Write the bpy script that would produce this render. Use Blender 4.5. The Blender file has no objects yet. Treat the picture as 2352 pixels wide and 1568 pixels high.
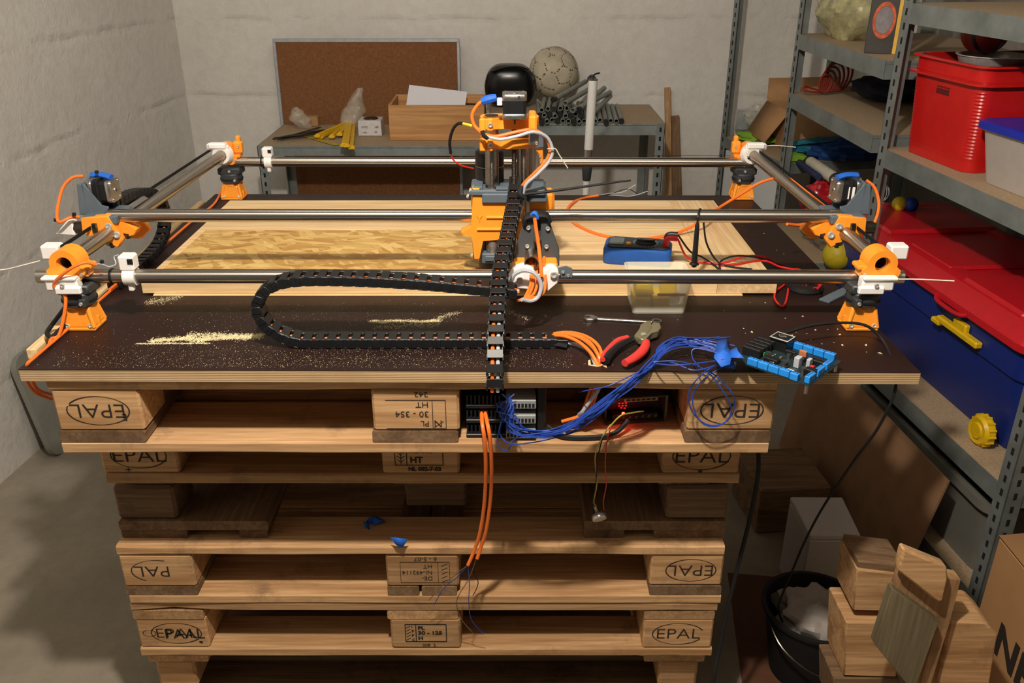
import bpy, bmesh, math, random
from mathutils import Vector, Matrix, noise
random.seed(7)
SC = bpy.context.scene; COL = SC.collection
R = math.radians; PI = math.pi
# ------------------------------------------------------------------ camera, world, lamp, exposure
F = 2010.0; TH = R(24.66); CT, ST = math.cos(TH), math.sin(TH); H = 1.661
cd = bpy.data.cameras.new('camera'); cam = bpy.data.objects.new('camera', cd); COL.objects.link(cam)
cam.location = (0, 0, H); cam.rotation_euler = (PI/2 - TH, 0, 0)
cd.sensor_width = 36; cd.lens = 36*F/2352; cd.clip_start = .02; SC.camera = cam
w = bpy.data.worlds.new('world'); SC.world = w; w.use_nodes = True
w.node_tree.nodes['Background'].inputs[0].default_value = (1, .95, .88, 1)
w.node_tree.nodes['Background'].inputs[1].default_value = .06
def lamp(name, loc, power, col, rad):
    l = bpy.data.lights.new(name, 'POINT'); l.energy = power; l.color = col; l.shadow_soft_size = rad
    o = bpy.data.objects.new(name, l); o.location = loc; COL.objects.link(o)
lamp('ceiling_bulb', (-.10, .62, 2.3), 122, (1, .895, .775), .035)
la = bpy.data.lights.new('fill_area', 'AREA'); la.shape = 'RECTANGLE'; la.size = 1.2; la.size_y = .5; la.energy = 15; la.color = (1, .93, .84)  # added soft fill brightening the back wall, not a lamp of the room
lo = bpy.data.objects.new('fill_area', la); COL.objects.link(lo); lo.location = (-.35, 1.9, 2.42); lo.rotation_euler = (R(68), 0, 0)
SC.view_settings.view_transform = 'Standard'; SC.view_settings.look = 'None'
SC.view_settings.exposure = 0.1; SC.view_settings.gamma = 1; SC.view_settings.use_curve_mapping = False

def at(px, py, Y=None, Z=None, X=None):
    u = (px-1176)/F; v = (py-784)/F; d = Vector((u, CT - v*ST, -ST - v*CT))
    t = Y/d.y if Y is not None else ((Z-H)/d.z if Z is not None else X/d.x)
    return Vector((0, 0, H)) + d*t
# ------------------------------------------------------------------ mesh helpers
def basis(d, up=(0, 0, 1)):
    d = Vector(d).normalized(); up = Vector(up)
    if abs(d.dot(up)) > .98: up = Vector((0, 1, 0)) if abs(d.z) > .9 else Vector((0, 0, 1))
    a = up.cross(d).normalized(); b = d.cross(a).normalized()
    return a, b, d
def frame(o, xd, zd):
    z = Vector(zd).normalized(); x = Vector(xd); x = (x - z*x.dot(z)).normalized(); y = z.cross(x)
    return Matrix((( x.x, y.x, z.x, o[0]), (x.y, y.y, z.y, o[1]), (x.z, y.z, z.z, o[2]), (0, 0, 0, 1)))
def smooth(pts, n=6, closed=False):
    P = [Vector(p) for p in pts]; out = []; N = len(P)
    if N < 3: return P
    for i in range(N if closed else N-1):
        p1, p2 = P[i], P[(i+1) % N]
        p0 = P[i-1] if (closed or i > 0) else p1*2-p2
        p3 = P[(i+2) % N] if (closed or i+2 < N) else p2*2-p1
        for k in range(n):
            t = k/n
            out.append(.5*((2*p1)+(p2-p0)*t+(2*p0-5*p1+4*p2-p3)*t*t+(3*p1-p0-3*p2+p3)*t**3))
    if not closed: out.append(P[-1])
    return out
class MB:
    def __init__(s, M=None): s.bm = bmesh.new(); s.M = M or Matrix(); s.mi = 0
    def v(s, co): return s.bm.verts.new(s.M @ Vector(co))
    def f(s, vs):
        try: fc = s.bm.faces.new(vs); fc.material_index = s.mi; return fc
        except ValueError: return None
    def box(s, lo, hi, bev=0, seg=1):
        x0, y0, z0 = lo; x1, y1, z1 = hi
        vs = [s.v(c) for c in ((x0,y0,z0),(x1,y0,z0),(x1,y1,z0),(x0,y1,z0),(x0,y0,z1),(x1,y0,z1),(x1,y1,z1),(x0,y1,z1))]
        fs = [s.f([vs[i] for i in q]) for q in ((3,2,1,0),(4,5,6,7),(0,1,5,4),(1,2,6,5),(2,3,7,6),(3,0,4,7))]
        if bev: s.bev(fs, bev, seg)
        return s
    def bev(s, fs, b, seg=1):
        es = set(e for fc in fs if fc for e in fc.edges)
        r = bmesh.ops.bevel(s.bm, geom=list(es), offset=b, segments=seg, affect='EDGES', profile=.6, clamp_overlap=True)
        for fc in r['faces']: fc.material_index = s.mi
    def cbox(s, c, d, bev=0, seg=1):
        return s.box((c[0]-d[0]/2, c[1]-d[1]/2, c[2]-d[2]/2), (c[0]+d[0]/2, c[1]+d[1]/2, c[2]+d[2]/2), bev, seg)
    def prism(s, poly, z0, z1, bev=0, taper=None):
        n = len(poly); cx = sum(p[0] for p in poly)/n; cy = sum(p[1] for p in poly)/n; k = 1 if taper is None else taper
        a = [s.v((p[0], p[1], z0)) for p in poly]; b = [s.v((cx+(p[0]-cx)*k, cy+(p[1]-cy)*k, z1)) for p in poly]
        fs = [s.f(a[::-1]), s.f(b)] + [s.f([a[i], a[(i+1) % n], b[(i+1) % n], b[i]]) for i in range(n)]
        if bev: s.bev(fs, bev)
        return s
    def ring(s, c, a, b, r, seg):
        return [s.v(c + a*(math.cos(2*PI*k/seg)*r) + b*(math.sin(2*PI*k/seg)*r)) for k in range(seg)]
    def bridge(s, r0, r1):
        n = len(r0)
        for k in range(n): s.f([r0[k], r0[(k+1) % n], r1[(k+1) % n], r1[k]])
    def cyl(s, p0, p1, r, r2=None, seg=20, cap=True):
        p0, p1 = Vector(p0), Vector(p1); a, b, d = basis(p1-p0)
        q0 = s.ring(p0, a, b, r, seg); q1 = s.ring(p1, a, b, r if r2 is None else r2, seg)
        s.bridge(q0, q1)
        if cap: s.f(q0[::-1]); s.f(q1)
        return s
    def pipe(s, p0, p1, r, ri, seg=24):
        p0, p1 = Vector(p0), Vector(p1); a, b, d = basis(p1-p0)
        o0, o1, i0, i1 = s.ring(p0,a,b,r,seg), s.ring(p1,a,b,r,seg), s.ring(p0,a,b,ri,seg), s.ring(p1,a,b,ri,seg)
        s.bridge(o0, o1); s.bridge(i1, i0); s.bridge(i0, o0); s.bridge(o1, i1)
        return s
    def tube(s, pts, r, seg=8, n=6, closed=False, sm=True, flat=1.0, up=(0,0,1)):
        P = smooth(pts, n, closed) if sm else [Vector(p) for p in pts]
        N = len(P); rings = []; a = None
        for i in range(N):
            if closed: d = P[(i+1) % N]-P[i-1]
            else: d = P[min(i+1, N-1)]-P[max(i-1, 0)]
            if d.length < 1e-9: d = Vector((0,0,1))
            d.normalize()
            if a is None: a, b, _ = basis(d, up)
            else:
                a = a - d*a.dot(d); a.normalize(); b = d.cross(a)
            rr = r(i/(N-1)) if callable(r) else r
            rings.append([s.v(P[i] + a*(math.cos(2*PI*k/seg)*rr) + b*(math.sin(2*PI*k/seg)*rr*flat)) for k in range(seg)])
        for i in range(N-1): s.bridge(rings[i], rings[i+1])
        if closed: s.bridge(rings[-1], rings[0])
        else: s.f(rings[0][::-1]); s.f(rings[-1])
        return s
    def lathe(s, prof, o=(0,0,0), ax=(0,0,1), seg=24, close=False):
        a, b, d = basis(ax); o = Vector(o); rs = []
        for (r, z) in prof: rs.append(s.ring(o+d*z, a, b, max(r, 1e-5), seg))
        for i in range(len(rs)-1): s.bridge(rs[i], rs[i+1])
        if close: s.bridge(rs[-1], rs[0])
        elif 1:
            s.f(rs[0][::-1]); s.f(rs[-1])
        return s
    def sph(s, c, r, sc=(1,1,1), seg=16, rg=10, rot=None):
        M0 = s.M; s.M = M0 @ Matrix.Translation(Vector(c)) @ (rot or Matrix()) @ Matrix.Diagonal((*sc, 1))
        s.lathe([(r*math.sin(PI*i/rg), -r*math.cos(PI*i/rg)) for i in range(rg+1)], seg=seg); s.M = M0
        return s
    def grid(s, fn, nu, nv, closeu=False):
        g = [[s.v(fn(i/nu, j/nv)) for j in range(nv+1)] for i in range(nu if closeu else nu+1)]
        L = len(g)
        for i in range(nu):
            for j in range(nv): s.f([g[i][j], g[(i+1) % L][j], g[(i+1) % L][j+1], g[i][j+1]])
        return s
    def screw(s, p, n, r=.004, h=.003):
        p = Vector(p); n = Vector(n).normalized()
        s.lathe([(r, 0), (r, h*.6), (r*.8, h), (r*.5, h), (r*.45, h*.4), (0, h*.4)], p, n, 12)
        return s
WM = {}
def setmats(me, mats):
    for m in (mats if isinstance(mats, (list, tuple)) else [mats]): me.materials.append(m)
def obj(name, mb, mats, parent=None, ang=35, solid=0, sub=0, disp=0):
    """link ONE mesh object; coordinates were given in world space"""
    bm = mb.bm; bmesh.ops.recalc_face_normals(bm, faces=bm.faces[:])
    me = bpy.data.meshes.new(name); bm.to_mesh(me); bm.free()
    setmats(me, mats)
    for p in me.polygons: p.use_smooth = True
    me.set_sharp_from_angle(angle=R(ang))
    o = bpy.data.objects.new(name, me); COL.objects.link(o)
    if parent:
        W = WM[parent.name]; me.transform(W.inverted()); o.parent = parent; WM[o.name] = W
    else:
        xs = [v.co for v in me.vertices]
        c = Vector(((min(v.x for v in xs)+max(v.x for v in xs))/2, (min(v.y for v in xs)+max(v.y for v in xs))/2, min(v.z for v in xs)))
        W = Matrix.Translation(c); me.transform(W.inverted()); o.matrix_world = W; o.location = c; WM[o.name] = W
    if solid: m = o.modifiers.new('solid', 'SOLIDIFY'); m.thickness = solid; m.offset = -1
    if sub: m = o.modifiers.new('sub', 'SUBSURF'); m.levels = sub; m.render_levels = sub
    return o
def tag(o, label, cat, group=None, kind=None):
    if label: o['label'] = label
    if cat: o['category'] = cat
    if group: o['group'] = group
    if kind: o['kind'] = kind
    return o
def thing(name, label, cat, loc=(0,0,0), rz=0, group=None):
    o = bpy.data.objects.new(name, None); COL.objects.link(o); o.empty_display_size = .05
    o.location = loc; o.rotation_euler = (0, 0, rz)
    WM[o.name] = Matrix.Translation(Vector(loc)) @ Matrix.Rotation(rz, 4, 'Z')
    return tag(o, label, cat, group)
def struct(name, mb, mats, **k):
    o = obj(name, mb, mats, **k); o['kind'] = 'structure'; return o
def copy_tree(o, M, label=None, parent=None):
    c = o.copy(); COL.objects.link(c)
    if parent is None:
        W = WM[o.name]; N = M @ W; c.location = N.to_translation(); c.rotation_euler = N.to_euler(); WM[c.name] = N
        if label: c['label'] = label
    else: c.parent = parent
    for ch in [x for x in o.children]: copy_tree(ch, None, None, c)
    return c
def text_part(s, M, size, mat, parent, name='printed_text', sx=1, thick=.0002, align='CENTER', shear=0, bold=0, space=1):
    cu = bpy.data.curves.new(name, 'FONT'); cu.body = s; cu.size = size; cu.align_x = align; cu.align_y = 'CENTER'
    cu.extrude = thick; cu.shear = shear; cu.offset = bold; cu.space_character = space; cu.resolution_u = 3
    t = bpy.data.objects.new('tmp', cu); COL.objects.link(t)
    me = bpy.data.meshes.new_from_object(t); bpy.data.objects.remove(t); bpy.data.curves.remove(cu)
    me.transform(M @ Matrix.Diagonal((sx, 1, 1, 1)))
    return me
def mark(name, pieces, mat, parent):
    """pieces = list of meshes / MBs already in world space joined into one printed mark"""
    bm = bmesh.new()
    for p in pieces:
        if isinstance(p, MB):
            m = bpy.data.meshes.new('t'); p.bm.to_mesh(m); p.bm.free(); bm.from_mesh(m); bpy.data.meshes.remove(m)
        else: bm.from_mesh(p); bpy.data.meshes.remove(p)
    mb = MB(); mb.bm.free(); mb.bm = bm
    return obj(name, mb, mat, parent)
# ------------------------------------------------------------------ materials
def newmat(name):
    m = bpy.data.materials.new(name); m.use_nodes = True; nt = m.node_tree
    return m, nt, nt.nodes['Principled BSDF']
def nd(nt, t, **k):
    n = nt.nodes.new(t)
    for a, b in k.items():
        if a in n.inputs.keys() if isinstance(a, str) else False: n.inputs[a].default_value = b
        else: setattr(n, a, b)
    return n
def coords(nt, scale=(1,1,1), rnd=True, kind='Object', rot=(0,0,0)):
    tc = nd(nt, 'ShaderNodeTexCoord'); mp = nd(nt, 'ShaderNodeMapping'); mp.inputs['Scale'].default_value = scale
    mp.inputs['Rotation'].default_value = rot
    nt.links.new(tc.outputs[kind], mp.inputs['Vector'])
    if rnd:
        oi = nd(nt, 'ShaderNodeObjectInfo'); mm = nd(nt, 'ShaderNodeMath', operation='MULTIPLY'); mm.inputs[1].default_value = 37
        nt.links.new(oi.outputs['Random'], mm.inputs[0]); nt.links.new(mm.outputs[0], mp.inputs['Location'])
    return mp.outputs[0]
def noi(nt, vec, sc, det=4, rough=.6, dist=0):
    n = nd(nt, 'ShaderNodeTexNoise'); n.inputs['Scale'].default_value = sc; n.inputs['Detail'].default_value = det
    n.inputs['Roughness'].default_value = rough; n.inputs['Distortion'].default_value = dist
    nt.links.new(vec, n.inputs['Vector']); return n.outputs['Fac']
def ramp(nt, fac, stops):
    r = nd(nt, 'ShaderNodeValToRGB'); cr = r.color_ramp
    while len(cr.elements) < len(stops): cr.elements.new(.5)
    for e, (p, c) in zip(cr.elements, stops):
        e.position = p; e.color = (*c, 1) if len(c) == 3 else c
    nt.links.new(fac, r.inputs[0]); return r.outputs[0]
def mixc(nt, fac, a, b, mode='MIX'):
    m = nd(nt, 'ShaderNodeMix', data_type='RGBA', blend_type=mode)
    for i, x in ((0, fac), (6, a), (7, b)):
        if isinstance(x, (int, float)): m.inputs[i].default_value = x
        elif isinstance(x, tuple): m.inputs[i].default_value = (*x, 1)
        else: nt.links.new(x, m.inputs[i])
    return m.outputs[2]
def bump(nt, bs, h, strength=.3, dist=.002):
    b = nd(nt, 'ShaderNodeBump'); b.inputs['Strength'].default_value = strength; b.inputs['Distance'].default_value = dist
    nt.links.new(h, b.inputs['Height']); nt.links.new(b.outputs[0], bs.inputs['Normal'])
def sRGB(h):
    h = h.lstrip('#'); c = [int(h[i:i+2], 16)/255 for i in (0, 2, 4)]
    return tuple(x/12.92 if x <= .04045 else ((x+.055)/1.055)**2.4 for x in c)
def plain(name, col, rough=.5, metal=0, var=.12, sc=40, bmp=.1, bd=.0004, spec=.5, trans=0, alpha=1, coat=0, ior=1.45, emit=0):
    col = sRGB(col) if isinstance(col, str) else col
    m, nt, bs = newmat(name); v = coords(nt); n = noi(nt, v, sc, 5)
    dk = tuple(c*(1-var) for c in col); lt = tuple(min(1, c*(1+var)) for c in col)
    nt.links.new(ramp(nt, n, [(.3, dk), (.7, lt)]), bs.inputs['Base Color'])
    bs.inputs['Roughness'].default_value = rough; bs.inputs['Metallic'].default_value = metal
    bs.inputs['Specular IOR Level'].default_value = spec; bs.inputs['IOR'].default_value = ior
    bs.inputs['Transmission Weight'].default_value = trans; bs.inputs['Alpha'].default_value = alpha
    bs.inputs['Coat Weight'].default_value = coat
    if emit: bs.inputs['Emission Color'].default_value = (*col, 1); bs.inputs['Emission Strength'].default_value = emit
    if bmp: bump(nt, bs, noi(nt, v, sc*3, 4), bmp, bd)
    return m
def wood(name, axis, lt, dk, stain=None, rough=.6, sc=1.0, rings=False, var=.32):
    """grain runs along `axis` (0,1,2)"""
    lt, dk = sRGB(lt), sRGB(dk); m, nt, bs = newmat(name)
    s = [26*sc]*3; s[axis] = 1.6*sc
    v = coords(nt, tuple(s)); n1 = noi(nt, v, 1.0, 6, .65, .6)
    s2 = [160*sc]*3; s2[axis] = 6*sc
    v2 = coords(nt, tuple(s2)); n2 = noi(nt, v2, 1.0, 3, .6)
    s3 = [9*sc]*3; s3[axis] = 2.2*sc
    v3 = coords(nt, tuple(s3)); vo = nd(nt, 'ShaderNodeTexVoronoi'); nt.links.new(v3, vo.inputs['Vector']); vo.inputs['Scale'].default_value = .9
    mid = tuple((a+b)/2 for a, b in zip(lt, dk))
    c = ramp(nt, n1, [(.28, dk), (.45, mid), (.55, lt), (.78, mid)])
    c = mixc(nt, ramp(nt, n2, [(.35, (.5, .5, .5)), (.65, (0, 0, 0))]), c, tuple(x*.72 for x in dk))
    c = mixc(nt, ramp(nt, vo.outputs['Distance'], [(.035, (1, 1, 1)), (.09, (0, 0, 0))]), c, tuple(x*.35 for x in dk))
    if stain:
        v4 = coords(nt, (5, 5, 5)); n4 = noi(nt, v4, 1.2, 5, .7)
        c = mixc(nt, ramp(nt, n4, [(.55, (0, 0, 0)), (.72, (.75, .75, .75))]), c, sRGB(stain))
    oi = nd(nt, 'ShaderNodeObjectInfo'); hv = nd(nt, 'ShaderNodeHueSaturation')
    mr = nd(nt, 'ShaderNodeMapRange'); mr.inputs[3].default_value = 1-var; mr.inputs[4].default_value = 1+var*.5
    nt.links.new(oi.outputs['Random'], mr.inputs[0]); nt.links.new(mr.outputs[0], hv.inputs['Value']); nt.links.new(c, hv.inputs['Color'])
    nt.links.new(hv.outputs[0], bs.inputs['Base Color']); bs.inputs['Roughness'].default_value = rough
    bs.inputs['Specular IOR Level'].default_value = .3
    bump(nt, bs, n1, .35, .0015)
    return m
def concrete(name, base, dark, joints=False, floor=False):
    m, nt, bs = newmat(name); v = coords(nt, rnd=False, kind='Object')
    big = noi(nt, v, 1.3, 6, .6); fine = noi(nt, v, 22, 8, .7); pit = noi(nt, v, 7, 7, .65, .5)
    c = ramp(nt, big, [(.3, sRGB(dark)), (.65, sRGB(base))])
    c = mixc(nt, ramp(nt, fine, [(.35, (.22,)*3), (.6, (0,)*3)]), c, tuple(x*.7 for x in sRGB(dark)))
    h = mixc(nt, .55, fine, pit)
    if joints:
        sp = nd(nt, 'ShaderNodeSeparateXYZ'); nt.links.new(v, sp.inputs[0])
        wv = nd(nt, 'ShaderNodeMath', operation='MULTIPLY_ADD'); wv.inputs[1].default_value = .06
        nt.links.new(noi(nt, v, 3.5, 6, .7), wv.inputs[0]); nt.links.new(sp.outputs['Z'], wv.inputs[2])
        md = nd(nt, 'ShaderNodeMath', operation='PINGPONG'); md.inputs[1].default_value = .17
        nt.links.new(wv.outputs[0], md.inputs[0])
        j = ramp(nt, md.outputs[0], [(0, (1,)*3), (.022, (0,)*3)])
        br = ramp(nt, noi(nt, v, 5, 4), [(.42, (0,)*3), (.6, (1,)*3)])
        jm = mixc(nt, 1.0, j, br, 'MULTIPLY')
        c = mixc(nt, mixc(nt, .72, jm, (0, 0, 0)), c, tuple(x*.55 for x in sRGB(dark)))
        h = mixc(nt, jm, h, (0, 0, 0))
    nt.links.new(c, bs.inputs['Base Color']); bs.inputs['Roughness'].default_value = .85
    bs.inputs['Specular IOR Level'].default_value = .25
    bump(nt, bs, h, 1.0, .011 if not floor else .008)
    return m
M = {}
M['wall'] = concrete('painted_concrete', '#e4e1da', '#d9d5cd', joints=True)
M['floor'] = concrete('concrete_floor', '#a59c8c', '#8a8172', floor=True)
M['ceil'] = concrete('ceiling_concrete', '#8f8b83', '#7f7b72')
M['wall_dim'] = concrete('dimmed_wall_concrete', '#989389', '#88837a', joints=True)  # wall concrete in a darker copy, dimmed to cut bounce light at the right
PL = ('#dcb484', '#b98a5a')
for a, k in ((0, 'x'), (1, 'y'), (2, 'z')):
    M['pal_'+k] = wood('pallet_wood_'+k, a, '#d6ad7e', '#a77b50', stain='#6b5340', rough=.75)
    M['dark_'+k] = wood('dark_pallet_wood_'+k, a, '#8d7155', '#654b33', stain='#42321f', rough=.8)
    M['pine_'+k] = wood('pine_'+k, a, '#efd2a2', '#d8ae78', rough=.5, sc=.9, var=.08)
def steel(name, col, rough, aniso_axis=None, metal=1):
    m, nt, bs = newmat(name); v = coords(nt, (1, 220, 220) if aniso_axis == 0 else ((220, 1, 220) if aniso_axis == 1 else (90, 90, 90)))
    n = noi(nt, v, 1, 4); c = sRGB(col)
    nt.links.new(ramp(nt, n, [(.3, tuple(x*.82 for x in c)), (.7, c)]), bs.inputs['Base Color'])
    bs.inputs['Metallic'].default_value = metal
    nt.links.new(ramp(nt, n, [(.2, (rough*.8,)*3), (.8, (rough*1.25,)*3)]), bs.inputs['Roughness'])
    if aniso_axis is not None:
        tg = nd(nt, 'ShaderNodeTangent'); tg.direction_type = 'RADIAL'; tg.axis = 'XY'[aniso_axis]; nt.links.new(tg.outputs[0], bs.inputs['Tangent'])
        bs.inputs['Anisotropic'].default_value = .8; bs.inputs['Anisotropic Rotation'].default_value = .25
    bump(nt, bs, n, .06, .0003); return m
M['tube'] = steel('brushed_stainless', '#d2cbc1', .27, 0)
M['tubey'] = steel('brushed_stainless_y', '#b9b0a4', .3, 1)
M['chrome'] = steel('zinc_screw', '#e8e5e0', .32, metal=.7)
M['alu'] = steel('aluminium', '#c4c2bd', .35)
M['darksteel'] = steel('dark_steel', '#6d675f', .32)
def galv():
    m, nt, bs = newmat('galvanised_steel'); v = coords(nt); vo = nd(nt, 'ShaderNodeTexVoronoi'); vo.inputs['Scale'].default_value = 45
    nt.links.new(v, vo.inputs['Vector']); n = noi(nt, v, 9, 5)
    c = ramp(nt, n, [(.3, sRGB('#78807f')), (.7, sRGB('#969e9c'))])
    c = mixc(nt, .12, c, vo.outputs['Distance'], 'MULTIPLY'); nt.links.new(c, bs.inputs['Base Color'])
    bs.inputs['Metallic'].default_value = .45; bs.inputs['Roughness'].default_value = .5; return m
M['galv'] = galv()
M['holes'] = plain('slot_dark', '#141312', .9, bmp=0)
M['chip'] = plain('chipboard', '#a58f73', .75, var=.2, sc=140, bmp=.3)
M['orange'] = plain('orange_plastic', '#ff9c2e', .42, var=.05, sc=60, bmp=.15, bd=.0002)
M['orangecable'] = plain('orange_cable', '#f0762a', .38, var=.05)
M['grey'] = plain('grey_plastic', '#59656f', .5, var=.06, sc=60, bmp=.2, bd=.0003)
M['truck'] = plain('charcoal_plastic', '#474b4e', .5, var=.06, sc=60)
M['dgrey'] = plain('dark_grey_plastic', '#35383a', .45, var=.08, sc=60)
M['white'] = plain('white_plastic', '#efedea', .45, var=.03)
M['wcable'] = plain('light_grey_cable', '#aeb2b9', .4, var=.04)
M['black'] = plain('black_plastic', '#17181a', .42, var=.15)
M['rubber'] = plain('black_rubber', '#111113', .7, var=.15)
M['bluetape'] = plain('blue_painters_tape', '#1c5fc4', .65, var=.12, sc=120, bmp=.3)
M['bluewire'] = plain('blue_wire', '#22439c', .4, var=.08)
M['redwire'] = plain('red_wire', '#c8201f', .35, var=.08)
M['yelwire'] = plain('yellow_wire', '#b5a848', .45)
M['brownwire'] = plain('brown_wire', '#7a5a3a', .45)
M['ink'] = plain('black_ink', '#2a221b', .85, var=.3, sc=300, bmp=0)
M['cardboard'] = plain('cardboard', '#a87f55', .8, var=.1, sc=25, bmp=.2)
# ================================================================== room
def quad(name, pts, m, thick):
    mb = MB(); P = [Vector(p) for p in pts]; n = (P[1]-P[0]).cross(P[2]-P[0]).normalized()
    a = [mb.v(p) for p in P]; b = [mb.v(p-n*thick) for p in P]
    mb.f(a); mb.f(b[::-1])
    for i in range(4): mb.f([a[i], b[i], b[(i+1) % 4], a[(i+1) % 4]])
    return struct(name, mb, m)
WX = lambda y: -1.541 + .1*(y-4.25)          # inner face of the left wall
BY = 4.25; RX = 1.86; CZ = 2.5; Y0 = -1.2
quad('floor', [(-2.3, Y0, 0), (RX+.1, Y0, 0), (RX+.1, BY+.1, 0), (-2.3, BY+.1, 0)], M['floor'], .1)
quad('ceiling', [(-2.3, Y0, CZ), (-2.3, BY+.1, CZ), (RX+.1, BY+.1, CZ), (RX+.1, Y0, CZ)], M['ceil'], .1)
quad('wall_left', [(WX(Y0), Y0, 0), (WX(BY), BY, 0), (WX(BY), BY, CZ), (WX(Y0), Y0, CZ)], M['wall'], .12)
quad('wall_back', [(WX(BY)-.1, BY, 0), (RX+.1, BY, 0), (RX+.1, BY, CZ), (WX(BY)-.1, BY, CZ)], M['wall'], .12)
quad('wall_right', [(RX, BY, 0), (RX, Y0, 0), (RX, Y0, CZ), (RX, BY, CZ)], M['wall_dim'], .12)
# ================================================================== pallets
def plank(lo, hi, wav=0.0, axis=0, seed=0, ch=.003, down=True):
    """a sawn board with slightly wavy lower edge"""
    mb = MB(); n = 14 if wav else 1
    L0, L1 = lo[axis], hi[axis]; o = 1 if axis == 0 else 0
    rings = []
    for i in range(n+1):
        t = i/n; L = L0+(L1-L0)*t
        w = noise.noise(Vector((t*3+seed*7.3, seed, 0)))*wav if 0 < i < n else 0
        q = []
        zz0 = lo[2]+(abs(w)*(1 if down else 0)); zz1 = hi[2]
        for (s0, z) in ((lo[o]+ch, zz0), (hi[o]-ch, zz0), (hi[o], zz0+ch), (hi[o], zz1-ch), (hi[o]-ch, zz1), (lo[o]+ch, zz1), (lo[o], zz1-ch), (lo[o], zz0+ch)):
            co = [0, 0, z]; co[axis] = L; co[o] = s0 + (w*.6 if s0 < (lo[o]+hi[o])/2 else 0)
            q.append(mb.v(co))
        rings.append(q)
    for i in range(n): mb.bridge(rings[i], rings[i+1])
    mb.f(rings[0][::-1]); mb.f(rings[-1])
    return mb
def ring2d(cx, cy, rx, ry, wd, M4, a0=0, a1=360, n=48):
    mb = MB(M4); full = a1-a0 >= 360
    A = [R(a0+(a1-a0)*i/n) for i in range(n+1)]
    for i in range(n):
        k = (A[i], A[i+1])
        w0, w1 = [wd*(.75+.35*math.sin(a*2.3+1)) for a in k]
        p = [(cx+(rx+s*ww)*math.cos(a), cy+(ry+s*ww)*math.sin(a), 0) for a, s, ww in ((k[0], -.5, w0), (k[0], .5, w0), (k[1], .5, w1), (k[1], -.5, w1))]
        mb.f([mb.v(q) for q in p])
    return mb
def line2d(p, q, wd, M4):
    mb = MB(M4); p = Vector((*p, 0)); q = Vector((*q, 0)); d = (q-p).normalized(); n = Vector((-d.y, d.x, 0))*wd/2
    mb.f([mb.v(x) for x in (p-n, q-n, q+n, p+n)]); return mb
def face_M(cx, y, cz, flip):
    """frame on a front (-Y) face; flip turns the stamp upside down"""
    s = -1 if flip else 1
    return Matrix(((s, 0, 0, cx), (0, 0, -1, y-.0006), (0, s, 0, cz), (0, 0, 0, 1)))
def stamp_oval(M4, txt='EPAL', dx=0, a0=0, a1=360, tx=0, size=.038, tsx=1.15, rx=.052, ry=.027):
    p = [ring2d(dx, 0, rx, ry, .0022, M4, a0, a1)]
    if txt: p.append(text_part(txt, M4 @ Matrix.Translation((dx+tx, -.001, 0)), size, None, None, sx=tsx, bold=-.0004, thick=.0001))
    return p
def tx(M4, s, x, y, size, bold=0, sx=1, align='LEFT', rot=0):
    return text_part(s, M4 @ Matrix.Translation((x, y, 0)) @ Matrix.Rotation(rot, 4, 'Z'), size, None, None, sx=sx, bold=bold, thick=.0001, align=align)
def frame2d(M4, x0, y0, x1, y1, wd, skip=()):
    e = [((x0, y0), (x1, y0)), ((x1, y0), (x1, y1)), ((x1, y1), (x0, y1)), ((x0, y1), (x0, y0))]
    return [line2d(a, b, wd, M4) for i, (a, b) in enumerate(e) if i not in skip]
def wheat(M4, x0, y0, x1, y1, wd=.0012):
    p = [line2d(((x0+x1)/2, y0), ((x0+x1)/2, y1), wd, M4)]
    for k in range(5):
        y = y0+(y1-y0)*(k+.6)/5.6
        p += [line2d(((x0+x1)/2, y), (x0, y+.006), wd, M4), line2d(((x0+x1)/2, y), (x1, y+.006), wd, M4)]
    return p
def corner_block(lo, hi, c=.012):
    mb = MB(); mb.box(lo, hi, .004); return mb
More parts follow.
